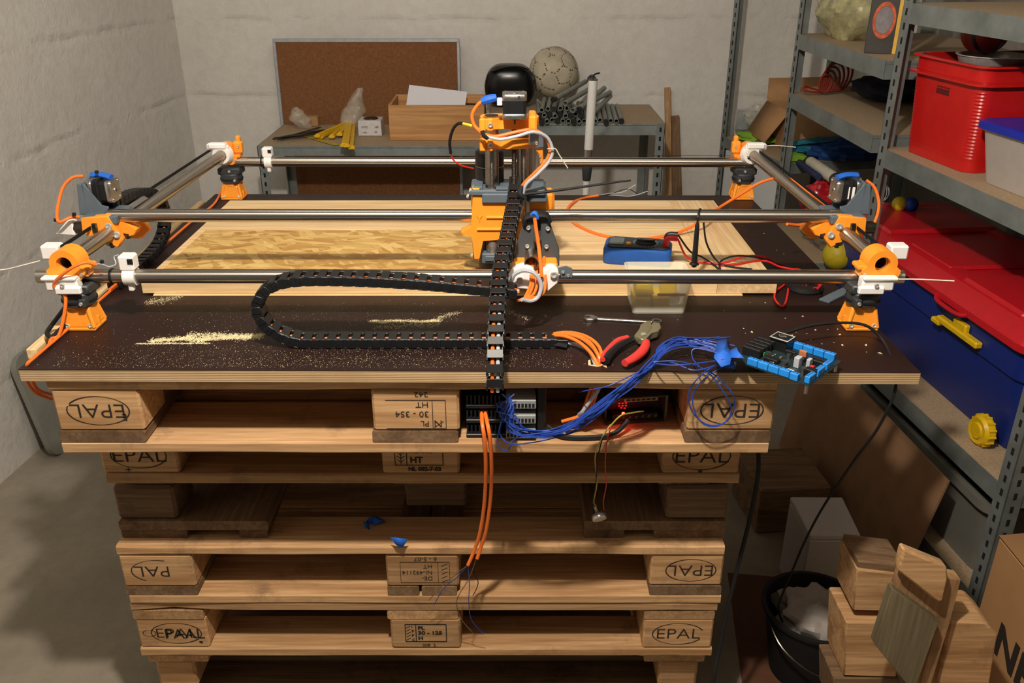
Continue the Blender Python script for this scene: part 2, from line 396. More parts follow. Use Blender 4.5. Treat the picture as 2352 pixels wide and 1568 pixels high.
def pallet(z, Y, X, up, label, marks, tone=('pal', 'pal'), seed=0, wav=.012, skip=()):
    """EUR pallet 1.2 x .8, long side to the front. up=True: deck on top."""
    root = thing('wooden_pallet', label, 'pallet', (X+.6, Y+.4, z), 0, 'wooden pallets stacked under the worktop')
    rnd = random.Random(seed)
    def lay(a, b): # heights measured from the deck-down side
        return (z+a, z+b) if up else (z+.144-b, z+.144-a)
    b0, b1 = lay(0, .022); k0, k1 = lay(.022, .1); s0, s1 = lay(.1, .122); d0, d1 = lay(.122, .144)
    T = tone[0]
    for i, (y, wdt) in enumerate(((0, .1), (.3275, .145), (.7, .1))):
        jit = rnd.uniform(-.003, .003)
        obj('bottom_board', plank((X+jit, Y+y, b0), (X+1.2+jit, Y+y+wdt, b1), wav if i == 0 and not up else .003, 0, seed+i, down=True), M[T+'_x'], root)
    for xi, x in enumerate((0, .5275, 1.055)):
        for yi, (y, wdt) in enumerate(((0, .1), (.3275, .145), (.7, .1))):
            if (xi, yi) in skip: continue
            jx = rnd.uniform(-.002, .002); jy = rnd.uniform(0, .004)
            mb = MB(); mb.box((X+x+jx, Y+y+jy, k0), (X+x+.145+jx, Y+y+wdt, k1), .004)
            blk = obj('block', mb, M[tone[1]+'_x'], root)
            if yi == 0 and xi in marks:
                M4 = face_M(X+x+.0725+jx, Y+y+jy, (k0+k1)/2, not up)
                mark('printed_mark', marks[xi](M4), M['ink'], blk)
        jx = rnd.uniform(-.003, .003)
        if xi == 1 and seed == 4:
            for (xa, xb) in ((0, .064), (.069, .14)):
                obj('stringer_board', plank((X+x+xa, Y, s0), (X+x+xb, Y+.8, s1), 0, 1), M['dark_y'], root)
        else: obj('stringer_board', plank((X+x+jx, Y+.001, s0), (X+x+.145+jx, Y+.8, s1), 0, 1), M[('dark' if not up else T)+'_y'], root)
    for i, (y, wdt) in enumerate(((0, .145), (.1875, .1), (.3275, .145), (.5125, .1), (.655, .145))):
        jit = rnd.uniform(-.004, .004)
        obj('deck_board', plank((X+jit, Y+y, d0), (X+1.2+jit, Y+y+wdt, d1), .012 if (seed == 5 and i == 0) else .004 if i == 0 else 0, 0, seed*3+i), M[T+'_x'], root)
    return root
L_, C_, R_ = 0, 1, 2
p1 = pallet(.864, 1.277, -.762, False, 'topmost pallet in the stack, upside down, directly under the dark worktop', {
    L_: lambda m: stamp_oval(m, a0=-20, a1=330) + [tx(m, 'E', -.047, .012, .018)],
    C_: lambda m: [tx(m, '242', -.022, -.031, .013, sx=1.2), tx(m, 'HT', -.022, -.012, .015, sx=1.1), tx(m, '30 - 354', -.022, .006, .016, sx=1.05), tx(m, 'PL', -.022, .024, .015),
        tx(m, 'N', -.044, .024, .019)] + frame2d(m, -.05, -.02, .05, .034, .0012, skip=(1,)) + [line2d((-.028, -.02), (-.028, .034), .0012, m), line2d((-.046, .02), (-.03, .032), .001, m)],
    R_: lambda m: stamp_oval(m, size=.04)}, seed=1)
p2 = pallet(.72, 1.40, -.772, True, 'second pallet from the top, upright marks, set back under the upside-down one', {
    L_: lambda m: stamp_oval(m, a0=150, a1=385, size=.042) + [line2d((-.03, -.031), (-.018, -.031), .0015, m), line2d((-.024, -.037), (-.024, -.025), .0015, m)],
    C_: lambda m: frame2d(m, -.048, -.019, .042, .03, .0016, skip=(2,)) + wheat(m, -.044, -.017, -.03, .026) + [line2d((-.026, -.019), (-.026, .03), .0016, m),
        tx(m, 'HT', -.02, -.008, .018, .0006), tx(m, 'NL 002-7-03', -.024, -.028, .012, .0006, 1.0), tx(m, 'NL 002', -.02, .012, .014, .0005)],
    R_: lambda m: stamp_oval(m, size=.044, tsx=1.1, rx=.054, ry=.03) + [ring2d(0, -.033, .002, .002, .004, m)]}, seed=2)
p4 = pallet(.432, 1.397, -.779, False, 'upside-down pallet with a wavy upper board and split middle stringer, fourth from the top', {
    L_: lambda m: stamp_oval(m, 'PAL', a0=-110, a1=60, tx=.01, dx=.0),
    C_: lambda m: [tx(m, '6 - 5-07', -.03, -.03, .013, sx=1.1), tx(m, 'HT', -.02, -.012, .014), tx(m, 'NI-492114', -.02, .003, .014), tx(m, 'DE-', -.02, .018, .014)] +
        frame2d(m, -.054, -.022, .044, .029, .001) + [line2d((-.031, -.022), (-.031, .029), .001, m)] + [line2d((-.05, -.018+k*.01), (-.038, -.012+k*.01), .0012, m) for k in range(5)],
    R_: lambda m: stamp_oval(m, size=.038, rx=.05, dx=-.008)}, seed=4)
p5 = pallet(.288, 1.40, -.781, True, 'upright pallet with a double-stamped left block, fifth from the top', {
    L_: lambda m: stamp_oval(m, 'EPAL', size=.036, dx=.008) + [tx(m, 'PAAL', -.018, -.003, .036), ring2d(-.048, .0, .013, .009, .0015, m), ring2d(.056, -.024, .002, .002, .004, m)],
    C_: lambda m: frame2d(m, -.042, -.02, .043, .026, .002) + [line2d((-.02, -.02), (-.02, .026), .002, m), tx(m, 'PL', -.016, .016, .012, .0006, 1.2), tx(m, '30 - 125', -.016, .003, .013, .0006, 1.15), tx(m, 'H', -.016, -.011, .012, .0006, 1.2),
        tx(m, '008  5', -.008, -.03, .011)] + [tx(m, c, -.029, .019-.0115*i, .009, .0003) for i, c in enumerate('IPPC')] + [line2d((-.04, -.016+k*.008), (-.031, -.01+k*.008), .0014, m) for k in range(5)],
    R_: lambda m: stamp_oval(m, 'EPAL', a0=20, a1=330, size=.038, rx=.053, ry=.028)}, seed=5)
p7 = pallet(0, 1.43, -.785, True, 'lowest pallet, standing on the concrete floor', {}, tone=('dark', 'dark'), seed=9)
# third pallet: wide side runners, no middle block at the front
def odd_pallet(z, Y, X, wide, label, bl, br, seed, mids, tone, bare=False):
    root = thing('wooden_pallet', label, 'pallet', (X+.6, Y+.4, z), 0, 'wooden pallets stacked under the worktop')
    for (a, b) in ((0, wide[0]), (1.2-wide[1], 1.2)):
        obj('side_board', plank((X+a, Y, z+(.022 if not bare else .1)), (X+b, Y+.8, z+(.044 if not bare else .122)), .0, 1, seed), M[tone+'_y'], root)
    for (a, b) in (bl if not bare else []):
        obj('runner', plank((X+a, Y+.004, z), (X+b, Y+.796, z+.022), 0, 1, seed), M[tone+'_y'], root)
    k0, k1 = (z+.044, z+.122) if not bare else (z+.022, z+.1)
    for yy, wd in ((0.004, .1), (.33, .14), (.698, .1)):
        for (a, b) in br: obj('block', MB().box((X+a, Y+yy, k0), (X+b, Y+yy+wd, k1), .006), M[tone+'_x'], root)
    for (a, b, yy) in mids: obj('block', MB().box((X+a, Y+yy, z if not bare else k0), (X+b, Y+yy+.1, k1), .004), M['dark_x'], root)
    if not bare:
        for yy in (.13, .33, .52, .66): obj('deck_board', plank((X, Y+yy, z+.122), (X+1.2, Y+yy+.13, z+.144), .002, 0, seed), M['dark_x'], root)
        for a in (.035, .545): obj('stringer_end', MB().box((X+a, Y+.01, z+.122), (X+a+.085, Y+.13, z+.1435), .003), M[tone+'_y'], root)
        obj('stringer_end', MB().box((X+1.06, Y+.01, z+.122), (X+1.16, Y+.13, z+.1435), .003), M[tone+'_y'], root)
    else:
        for (a, b) in ((0, .145), (1.055, 1.2)): obj('deck_end', plank((X+a, Y-.006, z+.122), (X+b, Y+.8, z+.144), 0, 1), M[tone+'_y'], root)
        for yy in (.1, .33, .56): obj('cross_board', plank((X+.05, Y+yy, z), (X+1.15, Y+yy+.1, z+.022), 0, 0), M['dark_x'], root)
        for yy in (.45, .65): obj('cross_board', plank((X+.146, Y+yy, z+.1), (X+1.054, Y+yy+.1, z+.122), 0, 0), M['dark_x'], root)
    return root
p3 = odd_pallet(.576, 1.42, -.777, (.295, .28), 'dark pallet with wide side boards and an open middle, third from the top',
    ((.0, .13), (.235, .29), (.92, 1.0), (1.06, 1.2)), ((0, .118), (1.08, 1.2)), 3, ((.555, .68, .11), (.5275, .6725, .5)), 'dark')
p6 = odd_pallet(.144, 1.43, -.785, (.13, .13), 'sixth pallet from the top, with short stub boards and narrow corner blocks', (), ((.01, .095), (1.105, 1.19)), 6, ((.5275, .6725, .4),), 'pal', bare=True)
# ================================================================== worktop
def filmface():
    m, nt, bs = newmat('phenolic_film'); v = coords(nt, rnd=False); n = noi(nt, v, 6, 6); fn = noi(nt, v, 260, 3, .7); md = noi(nt, v, 2.2, 4)
    sx = coords(nt, (3, 60, 3), rnd=False)
    c = ramp(nt, n, [(.3, sRGB('#1e1210')), (.7, sRGB('#2a1916'))])
    c = mixc(nt, ramp(nt, noi(nt, sx, 1, 4), [(.6, (0,)*3), (.75, (.35,)*3)]), c, sRGB('#42332c'))
    # fine sawdust specks, thicker to the front left
    dm = mixc(nt, 1.0, ramp(nt, fn, [(.66, (0,)*3), (.72, (1,)*3)]), ramp(nt, md, [(.4, (.1,)*3), (.62, (1,)*3)]), 'MULTIPLY')
    sp = nd(nt, 'ShaderNodeSeparateXYZ'); nt.links.new(v, sp.inputs[0])
    lf = nd(nt, 'ShaderNodeMapRange'); lf.inputs[1].default_value = .35; lf.inputs[2].default_value = -.1; nt.links.new(sp.outputs['X'], lf.inputs[0])
    dm = mixc(nt, 1.0, dm, lf.outputs[0], 'MULTIPLY')
    c = mixc(nt, dm, c, sRGB('#b79f70'))
    nt.links.new(c, bs.inputs['Base Color'])
    nt.links.new(ramp(nt, n, [(.3, (.38,)*3), (.7, (.55,)*3)]), bs.inputs['Roughness'])
    bs.inputs['Specular IOR Level'].default_value = .28
    bump(nt, bs, noi(nt, v, 420, 2), .12, .0006); return m
def plyedge():
    m, nt, bs = newmat('plywood_edge'); v = coords(nt, rnd=False); sp = nd(nt, 'ShaderNodeSeparateXYZ'); nt.links.new(v, sp.inputs[0])
    a = nd(nt, 'ShaderNodeMath', operation='MULTIPLY_ADD'); a.inputs[1].default_value = 1; nt.links.new(sp.outputs['Z'], a.inputs[2])
    nz = noi(nt, coords(nt, (1.5, 1.5, 20), rnd=False), 3, 3); b = nd(nt, 'ShaderNodeMath', operation='MULTIPLY'); b.inputs[1].default_value = .0022
    nt.links.new(nz, b.inputs[0]); nt.links.new(b.outputs[0], a.inputs[0])
    p = nd(nt, 'ShaderNodeMath', operation='PINGPONG'); p.inputs[1].default_value = .0016; nt.links.new(a.outputs[0], p.inputs[0])
    q = nd(nt, 'ShaderNodeMath', operation='MULTIPLY'); q.inputs[1].default_value = 625; nt.links.new(p.outputs[0], q.inputs[0])
    c = ramp(nt, q.outputs[0], [(.15, sRGB('#7b6248')), (.5, sRGB('#c4a47a')), (.9, sRGB('#d9bc90'))])
    c = mixc(nt, ramp(nt, noi(nt, v, 14, 5), [(.4, (0,)*3), (.75, (.5,)*3)]), c, sRGB('#9d8058'))
    nt.links.new(c, bs.inputs['Base Color']); bs.inputs['Roughness'].default_value = .7; return m
M['film'] = filmface(); M['ply'] = plyedge()
ZB = 1.029
wb = thing('plywood_worktop', 'large dark brown film-faced plywood sheet lying on the pallet stack', 'worktop', (-.07, 1.78, 1.008))
BC = [(-.799, 1.268), (.657, 1.257), (.643, 2.327), (-.811, 2.342)]
obj('plywood_core', MB().prism(BC, 1.008, 1.0275), M['ply'], wb)
obj('film_face', MB().prism([(x*1.0002, y) for x, y in BC], 1.0275, ZB), M['film'], wb)
# light batten along the left edge
mb = MB()
for a, b in (((-.818, 1.36), (-.826, 2.28)),): 
    mb.M = frame((a[0], a[1], 1.002), (b[0]-a[0], b[1]-a[1], 0), (0, 0, 1)); mb.box((0, 0, 0), (.94, .018, .02), .002)
tag(obj('wooden_batten', mb, M['pine_y']), 'pale wooden batten along the left edge of the dark worktop', 'batten')
# ================================================================== workpiece
def osb():
    m, nt, bs = newmat('oriented_strand_board'); f = None; hs = []
    for k, (rot, sc) in enumerate(((.25, (16, 75, 20)), (-.35, (13, 60, 20)), (1.0, (18, 80, 20)))):
        v = coords(nt, (1, 1, 1), rnd=False, rot=(0, 0, rot)); wn = nd(nt, 'ShaderNodeVectorMath', operation='MULTIPLY'); wn.inputs[1].default_value = sc; nt.links.new(v, wn.inputs[0])
        vo = nd(nt, 'ShaderNodeTexVoronoi'); vo.inputs['Scale'].default_value = 1; vo.inputs['Randomness'].default_value = 1; nt.links.new(wn.outputs[0], vo.inputs['Vector'])
        s1 = nd(nt, 'ShaderNodeSeparateColor'); nt.links.new(vo.outputs['Color'], s1.inputs[0]); hs.append((s1, noi(nt, wn.outputs[0], 2.5, 3)))
    pick = ramp(nt, hs[0][0].outputs[1], [(.45, (0,)*3), (.46, (1,)*3)]); pick2 = ramp(nt, hs[1][0].outputs[1], [(.6, (0,)*3), (.61, (1,)*3)])
    f = mixc(nt, pick, hs[0][0].outputs[0], hs[1][0].outputs[0]); f = mixc(nt, pick2, f, hs[2][0].outputs[0])
    c = ramp(nt, f, [(.1, sRGB('#b38846')), (.4, sRGB('#c8a45f')), (.75, sRGB('#d8b975')), (.95, sRGB('#a87c3e'))])
    c = mixc(nt, ramp(nt, hs[0][1], [(.55, (0,)*3), (.75, (.4,)*3)]), c, sRGB('#8f6935'))
    nt.links.new(c, bs.inputs['Base Color']); bs.inputs['Roughness'].default_value = .55; bump(nt, bs, f, .4, .001); return m
M['osb'] = osb()
wp = thing('pine_panel', 'pale glued pine panel lying on the dark worktop inside the machine', 'panel', (-.1, 1.89, ZB))
obj('backing_sheet', MB().box((-.70, 1.588, ZB), (.45, 2.18, ZB+.003), .0005), M['pine_x'], wp)
xs = [1.594, 1.66, 1.765, 1.855, 1.95, 2.04, 2.115, 2.186]
for i in range(7):
    obj('plank', MB().box((-.722, xs[i]+.0003, ZB+.0035), (.40 if i < 6 else .40, xs[i+1]-.0003, ZB+.026), .0008), M['pine_x'], wp)
obj('end_plank', MB().box((.4005, 1.594, ZB+.0035), (.516, 2.186, ZB+.026), .0008), M['pine_y'], wp)
tag(obj('strand_board', MB().prism([(-.703, 1.667), (.0, 1.667), (.0, 1.922), (-.700, 1.922)], ZB+.0262, ZB+.029), M['osb']), 'rough strand board sheet inset on the left half of the pale panel', 'board')
# ================================================================== the CNC machine
cnc = thing('cnc_machine', 'orange and grey printed router machine of steel tubes standing on the dark worktop', 'machine', (-.07, 1.9, ZB))
ID = Matrix()
def mir(c): return Matrix.Translation((2*c, 0, 0)) @ Matrix.Diagonal((-1, 1, 1, 1))
RT = .0127
def rail(a, b, m): return obj('rail_tube', MB().pipe(a, b, RT, RT-.0018, 40), m, cnc)
rail((-.842, 1.462, 1.118), (.694, 1.462, 1.116), M['tube'])
rail((-.75, 2.30, 1.128), (.635, 2.29, 1.128), M['tube'])
rail((-.773, 1.438, 1.152), (-.754, 2.30, 1.152), M['tubey'])
rail((.639, 1.438, 1.152), (.627, 2.29, 1.152), M['tubey'])
rail((-.775, 1.63, 1.179), (.63, 1.63, 1.178), M['tube'])
rail((.034, 1.44, 1.149), (.06, 2.31, 1.152), M['tubey'])
O, G, DG, WH, BK = M['orange'], M['grey'], M['dgrey'], M['white'], M['black']
def screws(parent, lst, Mx=ID, r=.0042):
    for p, n in lst: obj('screw', MB(Mx).screw(p, n, r), M['chrome'], parent)
def corner(fx, fy, rx, back, Mx):
    """one corner: foot, steel neck, grey clamps, orange ring block, white caps. inward is +X"""
    sy = -1 if back else 1
    mb = MB(Mx); z = ZB
    a, b, hh = .0285, .0245, .042
    mb.prism([(fx-a, fy-b), (fx+a, fy-b), (fx+a, fy+b), (fx-a, fy+b)], z, z+.006, .0015)
    mb.prism([(fx-a*.95, fy-b*.93), (fx+a*.95, fy-b*.93), (fx+a*.95, fy+b*.93), (fx-a*.95, fy+b*.93)], z+.006, z+hh, .002, taper=.76)
    for s in (-1, 1):
        for t in (-1, 1):
            P = [mb.M @ Vector(q) for q in ((fx+s*a*.93, fy+t*b*.93, z+.006), (fx+s*a*.66, fy+t*b*.66, z+hh-.004))]
            M1 = mb.M; mb.M = ID; mb.cyl(P[0], P[1], .0032, .0045, 10); mb.M = M1
    for s in (-1, 1):
        mb.prism([(fx+s*a*.99, fy-.0025), (fx+s*a*.99, fy+.0025), (fx+s*a*.8, fy+.0025), (fx+s*a*.8, fy-.0025)], z+.004, z+.02)
    mb.cyl((fx, fy, z+hh-.006), (fx, fy, z+hh+.003), .0205, .019, 28)
    foot = obj('corner_foot', mb, O, cnc)
    screws(foot, [((fx-a*.72, fy-b*.9, z+.009), (0, -1, .4)), ((fx+a*.72, fy-b*.9, z+.009), (0, -1, .4)), ((fx+a*.6, fy-b*.62, z+.034), (.3, -1, .3))], Mx)
    obj('neck_tube', MB(Mx).cyl((fx, fy, z+hh), (fx, fy, z+.050), RT+.001, seg=28), M['darksteel'], cnc)
    mb = MB(Mx)
    mb.lathe([(.0245, 0), (.0285, .003), (.0285, .022), (.026, .025)], (fx, fy, z+.044), seg=32)
    mb.prism([(fx-.03, fy-.02), (fx+.028, fy-.02), (fx+.032, fy+.024), (fx-.03, fy+.024)], z+.066, z+.084, .003)
    mb.box((fx+.012, fy-.0325, z+.047), (fx+.024, fy-.012, z+.063), .002)
    cl = obj('lower_clamp', mb, DG if not back else DG, cnc)
    screws(cl, [((fx+.017, fy-.032, z+.055), (0, -1, 0)), ((fx+.002, fy-.0195, z+.076), (0, -1, .1))], Mx, .0036)
    obj('zip_tie', MB(Mx).lathe([(.0288, 0), (.0302, .0004), (.0302, .0036), (.0288, .004)], (fx, fy, z+.052), seg=32), M['rubber'], cnc)
    # orange ring block around the side rail, axis along Y
    zr = 1.152; y0, y1 = fy-.02, fy+.02
    mb = MB(Mx); o = Vector((rx, y0, zr)); n = 40; ri, rO = RT+.0012 if back else .0135, .0255
    prof_o = []; prof_i = []
    for k in range(n):
        an = 2*PI*k/n; c, s_ = math.cos(an), math.sin(an)
        r = rO
        if s_ < -.2: r = min(.033/max(abs(c), abs(s_)*1.15, .01), .037)
        prof_o.append((c*r, s_*r)); prof_i.append((c*ri, s_*ri))
    def rg(pr, y, mbb=mb): return [mbb.v((rx+p[0], y, zr+p[1])) for p in pr]
    A, B, C2, D = rg(prof_o, y0), rg(prof_o, y1), rg(prof_i, y0), rg(prof_i, y1)
    mb.bridge(A, B); mb.bridge(D, C2); mb.bridge(C2, A); mb.bridge(B, D)
    mb.box((rx+.020, y0+.004, zr-.012), (rx+.040, y1-.004, zr-.004), .002)
    mb.box((rx+.024, y0+.008, zr-.026), (rx+.034, y1-.008, zr-.008), .002)
    blk = obj('corner_block', mb, O, cnc)
    screws(blk, [((rx+.028, y0-.0005, zr-.018), (0, -1, 0)), ((rx-.024, y0-.0005, zr-.024), (0, -1, 0))], Mx, .0034)
    if not back:
        mb = MB(Mx); mb.box((fx-.038, 1.412, 1.108), (fx+.018, 1.434, 1.131), .003)
        mb.box((fx-.042, 1.408, 1.128), (fx+.018, 1.4245, 1.134), .002); mb.box((fx-.02, 1.406, 1.104), (fx+.024, 1.416, 1.117), .002)
        sad = obj('rail_saddle', mb, WH, cnc); screws(sad, [((fx-.004, 1.406, 1.121), (0, -1, 0))], Mx, .0042)
        mb = MB(Mx); mb.box((rx-.066, 1.478, 1.142), (rx-.034, 1.505, 1.168), .003); mb.box((rx-.04, 1.475, 1.136), (rx-.022, 1.50, 1.15), .002)
        obj('belt_cap', mb, WH, cnc)
    else:
        mb = MB(Mx); mb.lathe([(.0145, 0), (.022, 0), (.028, .014), (.028, .02), (.0145, .02)], (rx, fy-.042, zr), (0, 1, 0), 28, close=True)
        mb.box((rx-.036, fy-.04, zr+.012), (rx+.006, fy-.022, zr+.030), .004); mb.box((rx-.030, fy-.046, zr+.016), (rx+.016, fy-.022, zr+.032), .004); mb.box((rx-.024, fy-.04, zr-.006), (rx+.02, fy-.022, zr+.026), .004)
        obj('belt_cap', mb, WH, cnc)
        mb = MB(Mx); mb.box((rx+.022, fy-.012, zr-.004), (rx+.046, fy+.015, zr+.03), .006); mb.box((rx+.03, fy-.006, zr+.024), (rx+.042, fy+.012, zr+.043), .004)
        st = obj('belt_tensioner', mb, O, cnc); screws(st, [((rx+.038, fy-.012, zr+.016), (0, -1, 0))], Mx, .0036)
corner(-.768, 1.445, -.772, False, ID)
corner(-.768, 1.445, -.785, False, mir(-.073))
corner(-.748, 2.305, -.755, True, ID)
corner(-.748, 2.305, -.755, True, mir(-.0655))
# ---- side trolleys with motors
def pxpoly(lst, sc, ox, oy, Y): return [at(ox+a/sc, oy+b/sc, Y=Y) for a, b in lst]
def slab(mb, P, dy, bev=.0015):
    """outline in a vertical plane, thickness dy along +Y"""
    a = [mb.v(p) for p in P]; b = [mb.v((p[0], p[1]+dy, p[2])) for p in P]; n = len(P)
    fs = [mb.f(a), mb.f(b[::-1])] + [mb.f([a[i], b[i], b[(i+1) % n], a[(i+1) % n]]) for i in range(n)]
    if bev: mb.bev(fs, bev)
    return mb
def motor(c, ax, Mx, L=.046, name='stepper_motor'):
    """42 mm stepper, axis ax, c = centre of the mounting face"""
    c = Vector(c); up = Vector((0, 0, 1)) if abs(ax[2]) < .5 else Vector((0, 1, 0)); T = frame(c, up, ax)
    def oct_(h, k): return [(h-k, -h), (h, -h+k), (h, h-k), (h-k, h), (-h+k, h), (-h, h-k), (-h, -h+k), (-h+k, -h)]
    mb = MB(Mx @ T); mb.prism(oct_(.0212, .004), L-.011, L, .0008)
    mb.lathe([(.0035, 0), (.006, .0), (.006, .0015), (.0035, .0015)], (0, 0, L-.0005), seg=20)
    for s in (-1, 1):
        for t in (-1, 1): mb.cyl((s*.0155, t*.0155, L-.001), (s*.0155, t*.0155, L+.0008), .0022, seg=10)
    p = obj(name, mb, M['alu'], cnc)
    obj('motor_flange', MB(Mx @ T).prism(oct_(.0212, .004), .0, .009, .0008), M['alu'], p)
    obj('motor_stack', MB(Mx @ T).prism(oct_(.0205, .0055), .009, L-.011), BK, p)
    mb = MB(Mx @ T); mb.cyl((0, 0, -.012), (0, 0, 0), .0025, seg=12); mb.cyl((0, 0, -.003), (0, 0, 0), .011, seg=24); mb.cyl((0, 0, L), (0, 0, L+.0012), .0028, seg=16)
    obj('shaft', mb, M['darksteel'], p)
    return p, T
def trolley(Mx):
    P1 = pxpoly([(580,630),(770,615),(792,650),(880,790),(850,845),(765,805),(745,745),(690,738),(640,770),(590,730)], 3.136, 0, 300, 1.602)
    mb = slab(MB(Mx), P1, .018); tr = obj('trolley_plate', mb, O, cnc)
    P2 = pxpoly([(770,615),(900,665),(985,712),(965,755),(890,775),(800,700)], 3.136, 0, 300, 1.622)
    mb = slab(MB(Mx), P2, .026); tr2 = obj('trolley_plate', mb, O, cnc)
    P3 = [(-.80, 1.662, 1.122), (-.735, 1.662, 1.122), (-.715, 1.662, 1.14), (-.735, 1.662, 1.175), (-.80, 1.662, 1.175)]
    tr3 = obj('trolley_plate', slab(MB(Mx), [Vector(p) for p in P3], .014), O, cnc)
    def q(x, y, Y=1.602): return at(x/3.136, 300+y/3.136, Y=Y)
    screws(tr, [(q(782, 690), (.1, -1, .3)), (q(842, 752), (.1, -1, .3))], Mx, .0068)
    mb = MB(Mx); a = q(683, 700, 1.600); mb.cbox((a.x, a.y, a.z), (.009, .006, .018), .001); obj('slot_insert', mb, M['darksteel'], tr)
    for (x, y, Y) in ((800, 845, 1.605), (915, 780, 1.625)):
        c = q(x, y, Y); mb = MB(Mx); mb.lathe([(.004, 0), (.011, 0), (.011, .007), (.004, .007)], (c.x, c.y+.006, c.z+.004), (.2, .1, .9), 24, close=True); mb.cyl((c.x, c.y+.006, c.z-.001), (c.x, c.y+.006, c.z+.016), .004, seg=12)
        obj('bearing', mb, M['darksteel'], cnc)
    obj('stub_tube', MB(Mx).pipe((-.842, 1.625, 1.157), (-.79, 1.625, 1.157), .0122, .0105, 28), M['darksteel'], cnc)
    if Mx == ID:
        obj('belt_cap', slab(MB(), pxpoly([(398,748),(488,640),(515,648),(540,758)], 3.136, 0, 300, 1.612), .022, .002), WH, cnc)
        for (x, y, Y) in ((128, 505, 1.60), (170, 492, 1.60), (222, 395, 1.645), (234, 601, 1.425)): c = at(x, y, Y=Y); obj('zip_tie', MB().cbox(tuple(c), (.006, .006, .006), .001), M['rubber'], cnc)
    # motor mount
    P = pxpoly([(548,385),(600,385),(640,440),(722,545),(778,548),(778,585),(720,606),(572,606)], 3.136, 0, 300, 1.632)
    mb = slab(MB(Mx), P, .006); P = [Vector((p.x, p.y+.048, p.z)) for p in P]; slab(mb, P, .004)
    mb.box((-.818, 1.632, 1.178), (-.813, 1.686, 1.242), .0008); mb.box((-.816, 1.606, 1.168), (-.752, 1.686, 1.184), .002)
    mnt = obj('motor_mount', mb, G, cnc)
    p, T = motor((-.8125, 1.661, 1.221), (1, 0, 0), Mx)
    obj('zip_tie', MB(Mx).box((-.795, 1.638, 1.198), (-.790, 1.684, 1.2440), .0008), M['rubber'], p)
    obj('wrapping_tape', MB(Mx).tube([(-.81, 1.665, 1.249), (-.79, 1.663, 1.250), (-.770, 1.660, 1.246)], .0085, 10, flat=.6), M['bluetape'], p)
    obj('drive_belt', MB(Mx @ frame((-.803, 1.487, 1.160), (.019, .80, .003), (0, 0, 1))).box((0, 0, 0), (.80, .0015, .0065)), M['rubber'], cnc)
for Mx in (ID, mir(-.0725)): trolley(Mx)
mb = MB(mir(-.0725)); mb.box((-.8, 1.6385, 1.209), (-.788, 1.6397, 1.232)); obj('motor_label', mb, M['white'], cnc)
# ---- core block with the Z axis
def c2(x, y, Y): return at(950+x/3.016, 180+y/3.016, Y=Y)
core_p = [(405,760),(458,760),(470,850),(640,850),(770,870),(775,1090),(690,1115),(475,1120),(462,1255),(415,1255),(410,1092),(330,1086),(325,1062),(405,1040)]
mb = slab(MB(), [c2(a, b, 1.598) for a, b in core_p], .03, .002)
mb.box((-.078, 1.628, 1.155), (.068, 1.66, 1.215), .003); slab(mb, [c2(a, b, 1.66) for a, b in core_p[:7]+[(470, 1100), (410, 1092)]], .03, .002)
mb.cyl((-.055, 1.63, 1.165), (.05, 1.63, 1.165), .022, seg=28)
core = obj('core_block', mb, O, cnc)
mb = MB()
for (x0, x1, y) in ((505, 620, 962), (440, 640, 1045)):
    a, b = c2(x0, y, 1.5965), c2(x1, y, 1.5965); mb.tube([a, b], .0028, 8, sm=False)
for s, e in (((440, 950), (457, 972)), ((474, 950), (457, 972)), ((457, 972), (457, 992))): mb.tube([c2(*s, 1.5975), c2(*e, 1.5975)], .0012, 6, sm=False)
obj('raised_ribs', mb, O, core)
screws(core, [(c2(398, 775, 1.6), (-1, -.3, 0)), (c2(408, 1225, 1.6), (-1, -.4, 0)), (c2(380, 815, 1.6), (-1, -.2, .2))], r=.0045)
mb = MB(); mb.box((-.078, 1.592, 1.228), (.062, 1.68, 1.238), .002); mb.box((-.056, 1.590, 1.214), (.0, 1.60, 1.232), .002); mb.box((.03, 1.60, 1.212), (.066, 1.69, 1.232), .003)
mb.box((-.03, 1.592, 1.238), (-.006, 1.61, 1.243), .001); mb.box((-.072, 1.60, 1.238), (-.055, 1.66, 1.243), .001)
tp = obj('top_plate', mb, G, cnc)
screws(tp, [((.045, 1.612, 1.232), (0, 0, 1)), ((.052, 1.66, 1.232), (0, 0, 1))])
mb = MB(); mb.box((-.058, 1.60, 1.092), (.0, 1.66, 1.112), .002); mb.box((-.052, 1.596, 1.098), (-.006, 1.602, 1.108), .001)
obj('lower_plate', mb, G, cnc)
mb = MB(); mb.box((.035, 1.70, 1.155), (.085, 1.745, 1.205), .006); mb.box((.03, 1.698, 1.185), (.07, 1.715, 1.212), .004); obj('core_rear_block', mb, O, cnc)
for (x, y, z0, z1, r, mt, nm) in ((-.0372, 1.615, 1.10, 1.357, RT, 'tubey', 'z_tube'), (.022, 1.615, 1.10, 1.357, RT, 'tubey', 'z_tube'), (.004, 1.592, 1.10, 1.379, .0042, 'darksteel', 'lead_screw'), (.036, 1.72, 1.2, 1.335, .011, 'alu', 'z_tube')):
    obj(nm, MB().cyl((x, y, z0), (x, y, z1), r, seg=32 if r > .01 else 14), M[mt], cnc)
def thread():
    mb = MB(); 
    for k in range(50): mb.lathe([(.0042, 0), (.0052, .001), (.0042, .002)], (.004, 1.592, 1.24+k*.0022), seg=12)
    return mb
obj('screw_thread', thread(), M['darksteel'], cnc)
